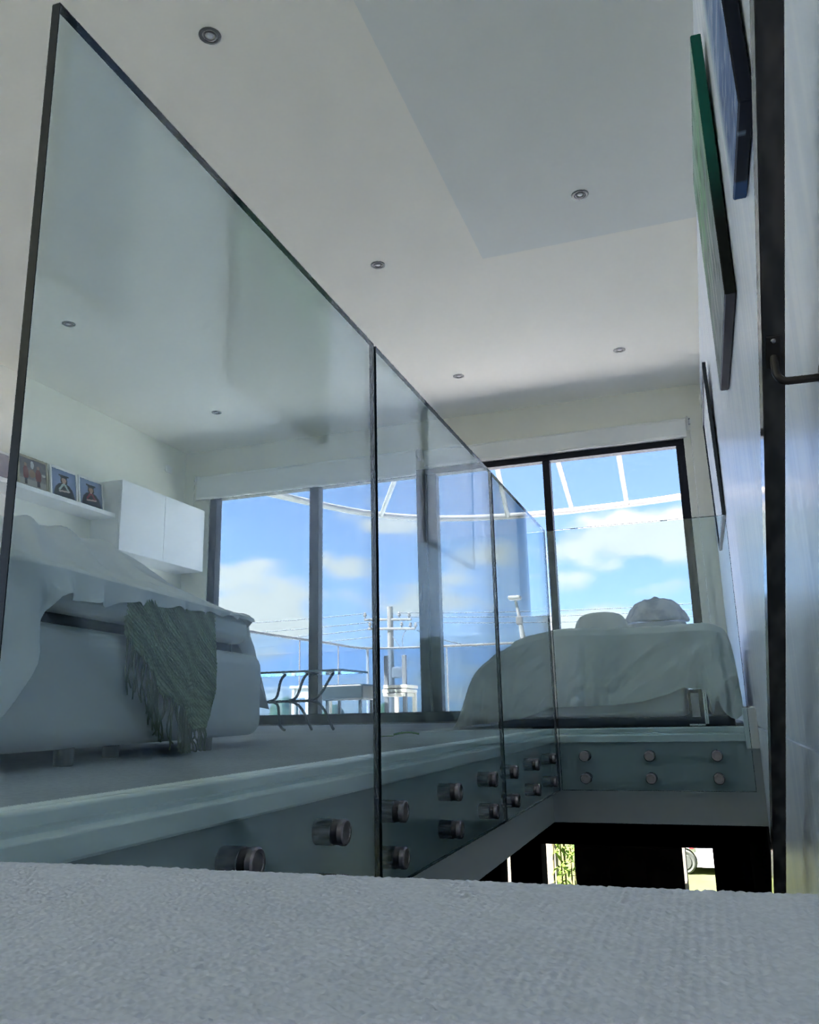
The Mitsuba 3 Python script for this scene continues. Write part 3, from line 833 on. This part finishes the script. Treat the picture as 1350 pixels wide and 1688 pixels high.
# creases: long ridges running from the top of the back to the seat, fine gathers near the hem
Bc, Ac = G[..., 0], G[..., 1]
rid = meshkit.fbm(np.stack([(Ac + 0.55 * Bc) * 5.2, Bc * 1.3, 0 * Ac], -1), 3, 21)
rid = 1 - np.abs(2 * rid - 1)
def crease(a0_, b0_, a1_, b1_, hgt_, w_):
    d_ = np.array([a1_ - a0_, b1_ - b0_])
    L_ = np.hypot(*d_)
    t_ = ((Ac - a0_) * d_[0] + (Bc - b0_) * d_[1]) / L_ ** 2
    q_ = ((Ac - a0_) * d_[1] - (Bc - b0_) * d_[0]) / L_ + 0.02 * np.sin(t_ * 4)
    return hgt_ * (np.exp(-(q_ / w_) ** 2) - 0.6 * np.exp(-((q_ - 2 * w_) / (1.6 * w_)) ** 2)) * np.clip(t_ * 5, 0, 1) * np.clip((1.05 - t_) * 4, 0, 1)


cre = crease(.95, -.80, .50, -.03, .022, .022) + crease(1.18, -.78, .72, -.05, .026, .025) + crease(.80, -.80, .05, -.02, .024, .03) + crease(1.12, -.55, .82, -.06, .018, .015) + crease(.3, -.8, -.25, -.02, .030, .03) + crease(.62, -.5, .30, -.03, .018, .014)
gath = meshkit.noise(np.stack([Ac * 38, Bc * 5, 0 * Ac], -1), 22)
fr_ = np.clip((Bc + 0.22) / 0.2, 0, 1)
G[..., 2] += np.where(np.arange(ntop + nh)[:, None] < ntop, 0.034 * (rid - 0.6) * np.clip((-Bc) / 0.12, 0.15, 1) + cre + 0.007 * (gath - .5) * fr_, 0)
sheet = local_pts(G)
add('dust_sheet', grid_mesh(sheet), 'm_sheet', 'large plain grey dust sheet draped over the low sofa on the left', 'dust sheet', smooth=True)

# green knitted throw hanging over the front of the seat
na, nz = 110, 110
A_, W_ = np.meshgrid(np.linspace(0, 1, na), np.linspace(0, 1, nz), indexing='ij')
aa = 0.115 + A_ * 0.475
zbot = np.interp(aa, [0.105, 0.20, 0.30, 0.42, 0.53, 0.585, 0.60], [0.30, 0.215, 0.150, 0.098, 0.060, 0.066, 0.16])
ztop = 0.400
zz = ztop + (zbot - ztop) * W_
taper = np.where(aa > 0.5, (aa - 0.5) * 0.0, 0)
bb = 0.019 + 0.010 * np.sin(aa * 32 + 1.5) * np.clip(W_ * 2, 0, 1) + 0.022 * np.clip((W_ - 0.3) * 3, 0, 1) * np.exp(-((aa - 0.20 - 0.55 * (0.38 - zz)) / 0.03) ** 2) + 0.05 * np.clip(0.3 - zz, 0, 1) * 0.25
bb += 0.0022 * np.sin((aa * 0.75 + zz) * 520) + 0.0015 * np.sin((aa - zz) * 610)
aa2 = aa - 0.075 * np.clip((0.18 - zz) / 0.15, 0, 1) * np.clip((A_ - .5) * 2, 0, 1)
thr = local_pts(np.stack([bb, aa2, zz], -1))
info('throw_blanket', 'dark green knitted throw with a fringe hanging over the sofa front', 'throw blanket')
add('throw_blanket__weave', grid_mesh(thr), 'm_knit', smooth=True)
fr_m = []
for k in range(64):
    u = 0.02 + 0.96 * k / 63
    ia = int(u * (na - 1))
    p0 = np.array([bb[ia, -1], aa2[ia, -1], zz[ia, -1]])
    Lf = min(0.095 + 0.03 * rng.random(), p0[2] - 0.006)
    tl = [p0 + np.array([0.004 * math.sin(k), 0, 0.006])]
    sw = rng.normal(0, 0.008)
    for t in (0.35, 0.7, 1.0):
        tl.append(p0 + np.array([0.006 * rng.normal(), sw * t + 0.012 * t, -Lf * t]))
    fr_m.append(tube(local_pts(spline(tl, 8)), np.linspace(0.0028, 0.0018, 8), 5))
add('throw_blanket__fringe', cat_m(*fr_m), 'm_fringe', kind='stuff', smooth=60)

# ------------------------------------------------------------------ second sofa beyond the stair well
info('sofa_001', 'grey sofa on a black plinth under a translucent sheet, beyond the far glass panel', 'sofa')
add('sofa_001__body', rbox(-1.08, -0.085, 4.47, 5.42, 0.048, 0.22, 0.03, 20), 'm_leather', smooth=60)
add('sofa_001__backrest', rbox(-0.92, 0.10, 4.50, 4.75, 0.19, 0.475, 0.05, 20), 'm_leather', smooth=60)
add('sofa_001__seat_cushion', rbox(-1.05, -0.10, 4.76, 5.42, 0.22, 0.36, 0.04, 20), 'm_leather', smooth=60)
add('sofa_001__plinth', cbox(-1.05, 0.13, 4.470, 5.38, 0.0, 0.048), 'm_dark', smooth=False)
add('sofa_001__arm', rbox(0.018, 0.125, 4.56, 5.40, 0.048, 0.40, 0.03, 16), 'm_leather', smooth=60)

# sheet over it
cx_ = spline([(-1.285, 0.012), (-1.262, 0.06), (-1.225, 0.16), (-1.185, 0.262), (-1.13, 0.335), (-1.05, 0.392), (-0.95, 0.448), (-0.82, 0.490), (-0.70, 0.505), (-0.45, 0.500), (-0.2, 0.497), (-0.04, 0.500), (0.06, 0.496), (0.115, 0.474), (0.142, 0.42), (0.156, 0.33), (0.166, 0.2), (0.172, 0.10), (0.175, 0.05)], 170)
yt = np.concatenate([np.linspace(5.36, 4.50, 46), [4.485, 4.472, 4.462, 4.455, 4.450, 4.446]])
zt_ = np.concatenate([np.interp(np.linspace(5.36, 4.50, 46), [4.5, 4.75, 5.0, 5.36], [0, -0.003, -0.03, -0.09]), [-0.001, -0.003, -0.006, -0.011, -0.018, -0.027]])
nhh = 60
hx = [-1.3, -0.9, -0.75, -0.45, -0.30, -0.17, -0.09, -0.055, -0.02, 0.014, 0.032, 0.050, 0.075, 0.10, 0.13, 0.16, 0.18]
hzv = [0.012, 0.055, 0.105, 0.110, 0.125, 0.158, 0.188, 0.182, 0.168, 0.150, 0.050, 0.135, 0.09, 0.045, 0.028, 0.05, 0.07]
H = np.zeros((len(yt) + nhh, len(cx_), 3))
xcol, zcol = cx_[:, 0], cx_[:, 1]
hem = np.interp(xcol, hx, hzv)
wid = np.clip(zcol / 0.5, 0.05, 1)
for i in range(len(yt)):
    H[i] = np.column_stack([xcol, 4.446 + (yt[i] - 4.446) * 1.0 + 0 * xcol, zcol + zt_[i] * wid])
zt0 = H[len(yt) - 1, :, 2]
for j in range(nhh):
    w = (j + 1) / nhh
    z = zt0 + (np.minimum(hem, zt0) - zt0) * w
    fold = (0.018 * np.sin(xcol * 27 + 3.5 * np.sin(xcol * 6) + 2.2 * w) + 0.009 * np.sin(xcol * 57 + 2 * np.sin(xcol * 11) + 1 + 3 * w)) * w ** 0.6
    dg = 0.075 * (meshkit.fbm(np.stack([(xcol * 6 - z * 8), z * 3, 0 * z], -1), 3, 31) - 0.5) * np.clip(w * 4, 0, 1)
    H[len(yt) + j] = np.column_stack([xcol + 0.004 * np.sin(z * 60) * w, np.minimum(4.438 - 0.016 * w + fold + dg, 4.462), z])
nn_ = meshkit.fbm(np.stack([H[..., 0] * 9, H[..., 1] * 9, 0 * H[..., 0]], -1), 3, 33)
rdg = 1 - np.abs(2 * nn_ - 1)
H[:len(yt), :, 2] += 0.022 * (rdg[:len(yt)] - 0.6)
H[..., 0] += (0.02 * (nn_ - .5)) * (np.arange(len(cx_))[None] < 50)
H[..., 2] = np.maximum(H[..., 2], 0.006)
add('dust_sheet_001', grid_mesh(H), 'm_sheet_thin', 'translucent pale dust sheet draped over the sofa beyond the far glass panel', 'dust sheet', smooth=True)

# a cushion under the sheet and a wrapped shade standing on the seat
cs_ = trimesh.creation.icosphere(4)
v = np.array(cs_.vertices)
v = np.sign(v) * np.abs(v) ** 0.62
v = v / np.abs(v).max()
cs_.vertices = v * [0.155, 0.10, 0.155] * (1 + 0.06 * (meshkit.fbm(v * 3, 3, 4)[:, None] - .5))
cs_.apply_transform(trimesh.transformations.rotation_matrix(-0.25, [1, 0, 0]))
cs_.apply_translation([-0.53, 4.98, 0.485])
add('cushion', cs_, 'm_sheet_thin', 'pale covered cushion standing on the covered sofa left of the wrapped shade', 'cushion', smooth=True)
info('wrapped_shade', 'dome shaped shade wrapped in creased clear plastic on the covered sofa by the window', 'wrapped shade')
pf = [(0.0, 0.172), (0.012, 0.168), (0.03, 0.156), (0.08, 0.148), (0.125, 0.125), (0.158, 0.078), (0.184, 0.030), (0.188, 0.018), (0.178, 0.010)]
dm = trimesh.creation.revolve(np.array(spline(pf, 30)), sections=72)
v = np.array(dm.vertices)
th = np.arctan2(v[:, 1], v[:, 0])
v[:, :2] *= (1 + 0.035 * np.cos(th * 6)[:, None]) * (1 + 0.05 * (meshkit.fbm(np.stack([np.cos(th) * 4, np.sin(th) * 4, v[:, 2] * 22], -1), 3, 8)[:, None] - .5))
v[:, 2] += 0.012 * (meshkit.noise(v * 34) - .5)
dm.vertices = v
dm.apply_translation([-0.235, 5.35, 0.588])
add('wrapped_shade__plastic', dm, 'm_plastic_wrap', smooth=True)
add('wrapped_shade__shade', lathe([(0.155, 0.0), (0.172, -0.002), (0.172, -0.05), (0.12, -0.06), (0.0, -0.06), (0.0, 0.12), (0.10, 0.105), (0.15, 0.03)], [-0.235, 5.35, 0.592], [0, 0, 1], 48), 'm_paper')
add('wrapped_shade__stem', tube([[-0.235, 5.35, 0.33], [-0.235, 5.35, 0.54]], 0.03, 16), 'm_paper')
# framed pictures standing on edge at the end of the sofa
info('stacked_frame', 'black picture frame standing on the floor at the right end of the covered sofa', 'picture frame')
add('stacked_frame__frame', cat_m(cbox(-0.078, -0.066, 4.426, 4.452, 0.015, 0.178), cbox(-0.028, -0.012, 4.426, 4.452, 0.015, 0.178), cbox(-0.066, -0.028, 4.426, 4.452, 0.015, 0.045), cbox(-0.066, -0.028, 4.426, 4.452, 0.160, 0.178)), 'm_dark', smooth=False)
add('stacked_frame__print', cbox(-0.066, -0.028, 4.438, 4.450, 0.045, 0.160), 'm_steel_cap', smooth=False)
info('stacked_frame_001', 'white edged frame standing on the floor beside the black frame at the sofa end', 'picture frame')
add('stacked_frame_001__frame', cat_m(cbox(-0.009, -0.001, 4.42, 4.452, 0.012, 0.172, 0.001), cbox(0.001, 0.008, 4.42, 4.452, 0.012, 0.172, 0.001), cbox(-0.083, -0.009, 4.42, 4.452, 0.004, 0.012, 0.001)), 'm_white', smooth=False)

# ------------------------------------------------------------------ coffee table
info('coffee_table', 'low glass coffee table on curved black iron legs near the sliding doors', 'coffee table')
TZ = 0.345
tp = cbox(-3.10, -2.02, 4.60, 5.02, TZ, TZ + 0.010)
tp = trimesh.creation.extrude_polygon(Polygon([(-2.95, 4.40), (-2.06, 4.73), (-1.86, 4.66), (-1.84, 3.42), (-2.6, 3.4)]), .01) if False else tp
add('coffee_table__top', tp, 'm_table_glass', smooth=False)
for k, c in enumerate([(-3.10, -2.02, 4.596, 4.60), (-3.10, -2.02, 5.02, 5.024), (-3.104, -3.10, 4.596, 5.024), (-2.02, -2.016, 4.596, 5.024)]):
    add('coffee_table__' + num('top_edge', k), cbox(c[0], c[1], c[2], c[3], TZ - 0.001, TZ + 0.011), 'm_table_edge', smooth=False)
lg = 0
for (xt, xm, xb) in [(-2.485, -2.60, -2.485), (-2.333, -2.46, -2.300), (-2.155, -2.31, -2.155)]:
    up = spline([(xt, 4.80, TZ), (xt - 0.04, 4.80, 0.29), (xm + 0.05, 4.80, 0.205), (xm, 4.80, 0.183)], 16)
    dn = spline([(xm, 4.80, 0.177), (xm + 0.06, 4.80, 0.158), (xb - 0.045, 4.80, 0.09), (xb, 4.80, 0.004)], 16)
    add('coffee_table__' + num('leg', lg), cat_m(tube(up, 0.0085, 10), tube(dn, 0.0085, 10)), 'm_iron', smooth=60)
    lg += 1
add('coffee_table__stretcher', tube([[-2.64, 4.80, 0.180], [-2.31, 4.80, 0.180]], 0.008, 10), 'm_iron', smooth=60)
for (xt, xm, xb) in [(-3.02, -2.88, -3.02), (-2.95, -2.75, -2.95)]:
    up = spline([(xt, 4.95, TZ), (xt + 0.04, 4.95, 0.29), (xm - 0.05, 4.93, 0.205), (xm, 4.92, 0.183)], 16)
    dn = spline([(xm, 4.92, 0.177), (xm - 0.06, 4.93, 0.158), (xb + 0.045, 4.95, 0.09), (xb, 4.95, 0.004)], 16)
    add('coffee_table__' + num('leg', lg), cat_m(tube(up, 0.0085, 10), tube(dn, 0.0085, 10)), 'm_iron', smooth=60)
    lg += 1
add('coffee_table__stretcher_001', tube([[-2.88, 4.92, 0.180], [-2.64, 4.80, 0.180]], 0.008, 10), 'm_iron', smooth=60)

# leaf and paper on the carpet
n = 24
t = np.linspace(0, 1, n)
wl = 0.032 * np.sin(np.pi * t ** 0.8)
lf = np.stack([np.stack([-1.215 + 0.10 * t, 3.30 + s_ * wl + 0.03 * t, 0.006 + 0.008 * np.sin(t * 3) + 0.008 * abs(s_)], -1) for s_ in (-1, -0.5, 0, 0.5, 1)], 0)
info('fallen_leaf', 'green leaf lying on the grey carpet behind the second glass panel', 'leaf')
add('fallen_leaf__blade', grid_mesh(lf), 'm_leaf', smooth=True)
add('fallen_leaf__stalk', tube([[-1.27, 3.29, 0.004], [-1.215, 3.30, 0.006]], 0.0018, 6), 'm_leaf')
pt = np.array([(-1.345, 4.02), (-1.06, 4.22), (-0.86, 4.30), (-0.95, 5.9), (-1.30, 5.9), (-1.42, 4.7)])
m = trimesh.creation.extrude_polygon(Polygon(pt), 0.004)
m.apply_translation((0, 0, 0.001))
add('floor_sheet', m, 'm_paper', 'flat grey protective sheet lying on the carpet left of the covered sofa', 'protective sheet', smooth=False)

# ------------------------------------------------------------------ balcony, pergola, furniture outside
info('balcony_railing', 'glass balcony railing with a slim grey top rail beyond the sliding doors', 'railing')
bal = [(-4.63, 7.45), (-4.63, 9.3), (-4.60, 10.4), (-4.50, 11.2), (-3.4, 11.48), (-2.2, 11.52), (-0.9, 11.5), (0.4, 11.45), (1.5, 11.4)]
add('balcony_railing__top_rail', tube([[x, y, 1.0] for x, y in spline(bal, 60)], 0.016, 10), 'm_pole', smooth=60)
for k in range(len(bal) - 1):
    p, q2 = np.array(bal[k]), np.array(bal[k + 1])
    d = (q2 - p) / np.linalg.norm(q2 - p)
    nn = np.array([-d[1], d[0]])
    c = [p + d * .015, q2 - d * .015]
    m = trimesh.Trimesh([[*c[0], 0.02], [*c[1], 0.02], [*c[1], 0.98], [*c[0], 0.98]], [[0, 1, 2], [0, 2, 3]], process=False)
    add('balcony_railing__' + num('pane', k), m, 'm_balcony_glass', smooth=False)
for k, (x, y) in enumerate(bal):
    if k in (3,):
        add('balcony_railing__post', cbox(x - .018, x + .018, y - .018, y + .018, -.03, 1.0, .004), 'm_white_steel', smooth=False)
    else:
        add('balcony_railing__' + num('slim_post', k), cbox(x - .006, x + .006, y - .006, y + .006, -.03, 1.0), 'm_pole', smooth=False)

info('pergola', 'white curved steel pergola ring with rafters above the balcony', 'pergola')
ring = spline([(-4.95, 8.0, 2.7), (-4.736, 8.599, 2.7), (-4.436, 9.32, 2.7), (-3.951, 10.195, 2.7), (-3.418, 10.673, 2.7), (-2.636, 10.986, 2.7), (-1.808, 11.082, 2.7), (-0.989, 11.033, 2.7), (-0.023, 10.866, 2.7), (0.75, 10.5, 2.7), (1.3, 9.9, 2.7)], 70)
add('pergola__ring', tube(ring, 0.042, 14), 'm_white_steel', smooth=60)
for k, (p, q2) in enumerate([((-1.441, 10.99), (-1.16, 7.5)), ((-0.722, 10.95), (-0.56, 7.5)), ((-3.89, 10.24), (-2.55, 7.5)), ((-4.47, 9.22), (-5.0, 7.5)), ((-2.33, 11.03), (-1.72, 7.5)), ((0.2, 10.78), (0.1, 7.5))]):
    add('pergola__' + num('rafter', k), tube([[p[0], p[1], 2.7], [q2[0], q2[1], 2.7]], 0.030, 12), 'm_white_steel', smooth=60)

# bench, dark bench and chair on the balcony
info('garden_bench', 'pale timber garden bench on the balcony behind the coffee table', 'bench')
for k in range(3):
    add('garden_bench__' + num('slat', k), cbox(-5.2 + 0.62, -4.20, 8.95 + 0.14 * k, 9.08 + 0.14 * k, 0.395, 0.425, 0.003), 'm_timber', smooth=False)
add('garden_bench__apron', cbox(-4.56, -4.21, 8.97, 9.0, 0.285, 0.393, 0.003), 'm_timber', smooth=False)
for k, (x, y) in enumerate([(-4.54, 8.98), (-4.24, 8.98), (-4.54, 9.34), (-4.24, 9.34)]):
    add('garden_bench__' + num('leg', k), cbox(x - .02, x + .02, y - .02, y + .02, -.03, .395, .003), 'm_timber', smooth=False)
info('outdoor_ottoman', 'dark upholstered long seat on the balcony between the sliding door frames', 'outdoor seat')
add('outdoor_ottoman__seat', rbox(-4.18, -3.66, 8.95, 9.4, 0.245, 0.425, 0.03, 12), 'm_iron', smooth=60)
for k, (x, y) in enumerate([(-4.12, 9.0), (-3.71, 9.0), (-4.12, 9.35), (-3.71, 9.35)]):
    add('outdoor_ottoman__' + num('leg', k), cbox(x - .015, x + .015, y - .015, y + .015, -.03, .26), 'm_iron', smooth=False)
info('garden_chair', 'timber garden chair with a pale slatted seat before the utility pole', 'chair')
for k, z in enumerate([0.375, 0.325, 0.28]):
    add('garden_chair__' + num('slat', k), cbox(-3.60 + .02 * (k == 2), -3.30 - .03 * (k == 2), 9.45 - .03 * k, 9.85 - .03 * k, z, z + .04, .004), 'm_timber', smooth=False)
for k, (x, y, z1) in enumerate([(-3.345, 9.5, .762), (-3.575, 9.5, .762), (-3.345, 9.85, .36), (-3.575, 9.85, .36)]):
    add('garden_chair__' + num('leg', k), cbox(x - .024, x + .024, y - .02, y + .02, -.03, z1, .003), 'm_grey_timber' if z1 > .5 else 'm_timber', smooth=False)

# ------------------------------------------------------------------ street: utility pole, wires, lamp, distant trees
YP = 30.0
info('utility_pole', 'timber utility pole with crossarms and insulators beyond the balcony', 'utility pole')
add('utility_pole__pole', tube([[-11.1, YP, -3.2], [-11.1, YP, 1.0], [-11.1, YP, 4.05]], [0.15, 0.13, 0.11], 14), 'm_pole', smooth=60)
for k, (z, x0, x1, y0, y1) in enumerate([(3.62, -12.2, -10.2, 30.1, 29.85), (3.25, -12.0, -10.0, 30.0, 29.7)]):
    add('utility_pole__' + num('crossarm', k), tube([[x0, y0, z], [x1, y1, z - 0.12]], 0.05, 8), 'm_pole', smooth=False)
ins = [(-12.1, 3.62), (-11.7, 3.6), (-10.7, 3.56), (-10.3, 3.52), (-11.9, 3.25), (-10.6, 3.18), (-10.25, 3.14), (-10.05, 3.12)]
for k, (x, z) in enumerate(ins):
    add('utility_pole__' + num('insulator', k), lathe([(0, 0), (0.03, 0), (0.03, .06), (0.07, .08), (0.07, .12), (0.04, .14), (0.06, .17), (0.03, .22), (0, .22)], [x, YP - .1, z + .04], [0, 0, 1], 12), 'm_pole')
add('utility_pole__transformer_box', cbox(-10.98, -10.55, YP - .25, YP + .2, 1.35, 1.75, .03), 'm_pole', smooth=False)
for k, pts in enumerate([[(-10.4, 3.1), (-10.55, 2.6), (-10.5, 1.9), (-10.6, 1.7)], [(-10.95, 2.9), (-10.7, 2.55), (-10.52, 2.2)], [(-10.95, 2.4), (-10.7, 2.2), (-10.5, 2.05)]]):
    add('utility_pole__' + num('service_cable', k), tube([[x, YP - .2, z] for x, z in spline(pts, 14)], .018, 6), 'm_wire')
wires = [((-30, 29, 4.4), (-12.1, 30, 3.85), 'upper'), ((-30, 29, 3.9), (-11.9, 30, 3.50), ''), ((-30, 29, 3.45), (-11.7, 30, 3.25), ''), ((-30, 29, 3.2), (-11.5, 30, 2.95), ''),
         ((-10.7, 30, 3.80), (8, 40, 5.0), ''), ((-10.3, 30, 3.62), (8, 40, 4.7), ''), ((-10.1, 30, 3.40), (8, 40, 4.4), ''), ((-10.05, 30, 3.1), (-4, 33, 3.2), '')]
wl_ = ['power line running left from the utility pole, topmost of the four', 'power line running left from the utility pole, second from the top', 'power line running left from the utility pole, third from the top', 'power line running left from the utility pole, lowest of the four',
       'power line running right from the utility pole, topmost', 'power line running right from the utility pole, middle', 'power line running right from the utility pole, lowest of the straight three', 'slack cable sagging right from the utility pole']
for k, (p, q2, _) in enumerate(wires):
    t = np.linspace(0, 1, 26)[:, None]
    P = np.array(p) * (1 - t) + np.array(q2) * t
    P[:, 2] -= (0.35 if k != 7 else 0.75) * 4 * (t * (1 - t))[:, 0]
    add(num('power_line', k), tube(P, 0.017, 5), 'm_wire', wl_[k], 'power line', 'power lines')
info('street_lamp', 'pale street lamp seen through the farthest left glass panel above the covered sofa', 'street lamp')
add('street_lamp__post', tube([[-5.95, 30, -3.2], [-5.97, 30, 2.4], [-6.08, 30, 3.3], [-6.2, 30, 4.0]], [.12, .11, .07, .05], 10), 'm_white_steel', smooth=60)
add('street_lamp__head', rbox(-6.45, -6.0, 29.8, 30.2, 4.0, 4.16, .06, 10), 'm_white_steel', smooth=60)
add('street_lamp__clamp', cbox(-6.2, -5.98, 29.9, 30.1, 3.1, 3.4, .03), 'm_pole', smooth=False)
tr = [(-46, 60, 1.7), (-41.5, 62, 2.2), (-36, 61, 1.5), (-31.2, 60, 1.9), (-27, 60, 1.4), (-22.5, 60, 1.6), (-19, 61, 1.3)]
for k, (x, y, h) in enumerate(tr):
    key = num('distant_tree', k)
    info(key, ['farthest left', 'second from left', 'third from left', 'fourth from left', 'fifth from left', 'second from right', 'farthest right'][k] + ' of the small dark trees on the horizon', 'tree', 'distant trees on the horizon')
    s_ = trimesh.creation.icosphere(3)
    v = np.array(s_.vertices)
    v *= (0.75 + 0.6 * meshkit.fbm(v * 2.2 + k * 5, 3, 40 + k))[:, None]
    s_.vertices = v * [h * .55, h * .55, h * .75] + [x, y, -1.2 + h * .6]
    add(key + '__crown', s_, 'm_tree', smooth=40)
    add(key + '__trunk', tube([[x, y, -3.2], [x, y, -1.0 + h * .2]], .14, 8), 'm_stem')

# ------------------------------------------------------------------ garden seen under the floor, through the lower windows
rp = np.random.default_rng(3)
info('garden_shrub', 'bright green leafy shrub outside the lower window under the stair well', 'shrub')
stems, lv = [], []
bx_, by_ = -2.16, 13.1
for k in range(9):
    x, y = bx_ + rp.normal(0, .13), by_ + rp.normal(0, .2)
    top_z = -1.35 + rp.random() * .3
    stems.append(tube(spline([(x, y, ZLOW - .06), (x + rp.normal(0, .05), y, -2.3), (x + rp.normal(0, .09), y, top_z)], 8), .011, 6))
    for j in range(34):
        z = ZLOW + .2 + (top_z - ZLOW) * rp.random() ** .7
        th, el = rp.random() * 6.283, rp.uniform(-.5, .9)
        d = np.array([math.cos(th) * math.cos(el), math.sin(th) * math.cos(el), math.sin(el)])
        sd = np.cross(d, [0, 0, 1])
        sd /= np.linalg.norm(sd)
        Lf, wf_ = rp.uniform(.12, .22), rp.uniform(.018, .03)
        o = np.array([x, y, z])
        tt_ = np.linspace(0, 1, 5)
        g = np.stack([np.array([o + d * Lf * t + sd * s_ * wf_ * math.sin(math.pi * min(t * .9 + .08, 1)) - np.array([0, 0, .07 * t * t]) for t in tt_]) for s_ in (-1, 0, 1)], 0)
        lv.append(grid_mesh(g))
add('garden_shrub__stems', cat_m(*stems), 'm_stem')
add('garden_shrub__foliage', cat_m(*lv), 'm_plant_leaf', kind='stuff', smooth=True)
add('fence_post', cbox(-2.46, -2.28, 13.0, 13.16, ZLOW - .06, -.6, .01), 'm_beige', 'beige timber post outside the lower window left of the shrub', 'post', smooth=False)
add('fence_post_001', cbox(-3.16, -2.90, 13.0, 13.16, ZLOW - .06, -.6, .01), 'm_beige', 'beige timber post farthest left outside the lower windows, away from the shrub', 'post', smooth=False)
add('gate_post', cbox(-0.535, -0.46, 13.0, 13.1, ZLOW - .06, -.6, .01), 'm_beige', 'beige post outside the lower right window beside the white vehicle', 'post', smooth=False)
info('parked_vehicle', 'white parked vehicle beyond the lawn, glimpsed through the lower right window', 'vehicle')
bp = Polygon([(-0.9, -2.82), (2.6, -2.82), (2.75, -2.2), (2.7, -1.6), (2.2, -1.45), (1.5, -0.7), (-0.4, -0.65), (-0.85, -1.3), (-1.0, -2.2)])
wh = Polygon([(-0.66 + .24 * math.cos(t), -2.72 + .24 * math.sin(t)) for t in np.linspace(0, 2 * np.pi, 40)])
wh2 = Polygon([(1.95 + .24 * math.cos(t), -2.72 + .24 * math.sin(t)) for t in np.linspace(0, 2 * np.pi, 40)])
m = trimesh.creation.extrude_polygon(bp.difference(wh).difference(wh2), 1.7)
v = m.vertices
m.vertices = np.column_stack([v[:, 0], 17.4 + v[:, 2], v[:, 1]])
add('parked_vehicle__body', m, 'm_vehicle', smooth=25)
for k, xw_ in enumerate((-0.66, 1.95)):
    add('parked_vehicle__' + num('wheel', k), lathe([(0, 0), (.13, 0), (.14, .02), (.19, .0), (.22, .03), (.22, .2), (0, .2)], [xw_, 17.38, -2.73], [0, 1, 0], 30), 'm_tyre')
add('parked_vehicle__tail_lamp', cbox(-0.56, -0.46, 17.36, 17.42, -2.5, -2.0, .02), 'm_red', smooth=False)
add('parked_vehicle__window', cbox(-0.2, 1.3, 17.385, 17.41, -1.35, -0.85, .01), 'm_dark', smooth=False)
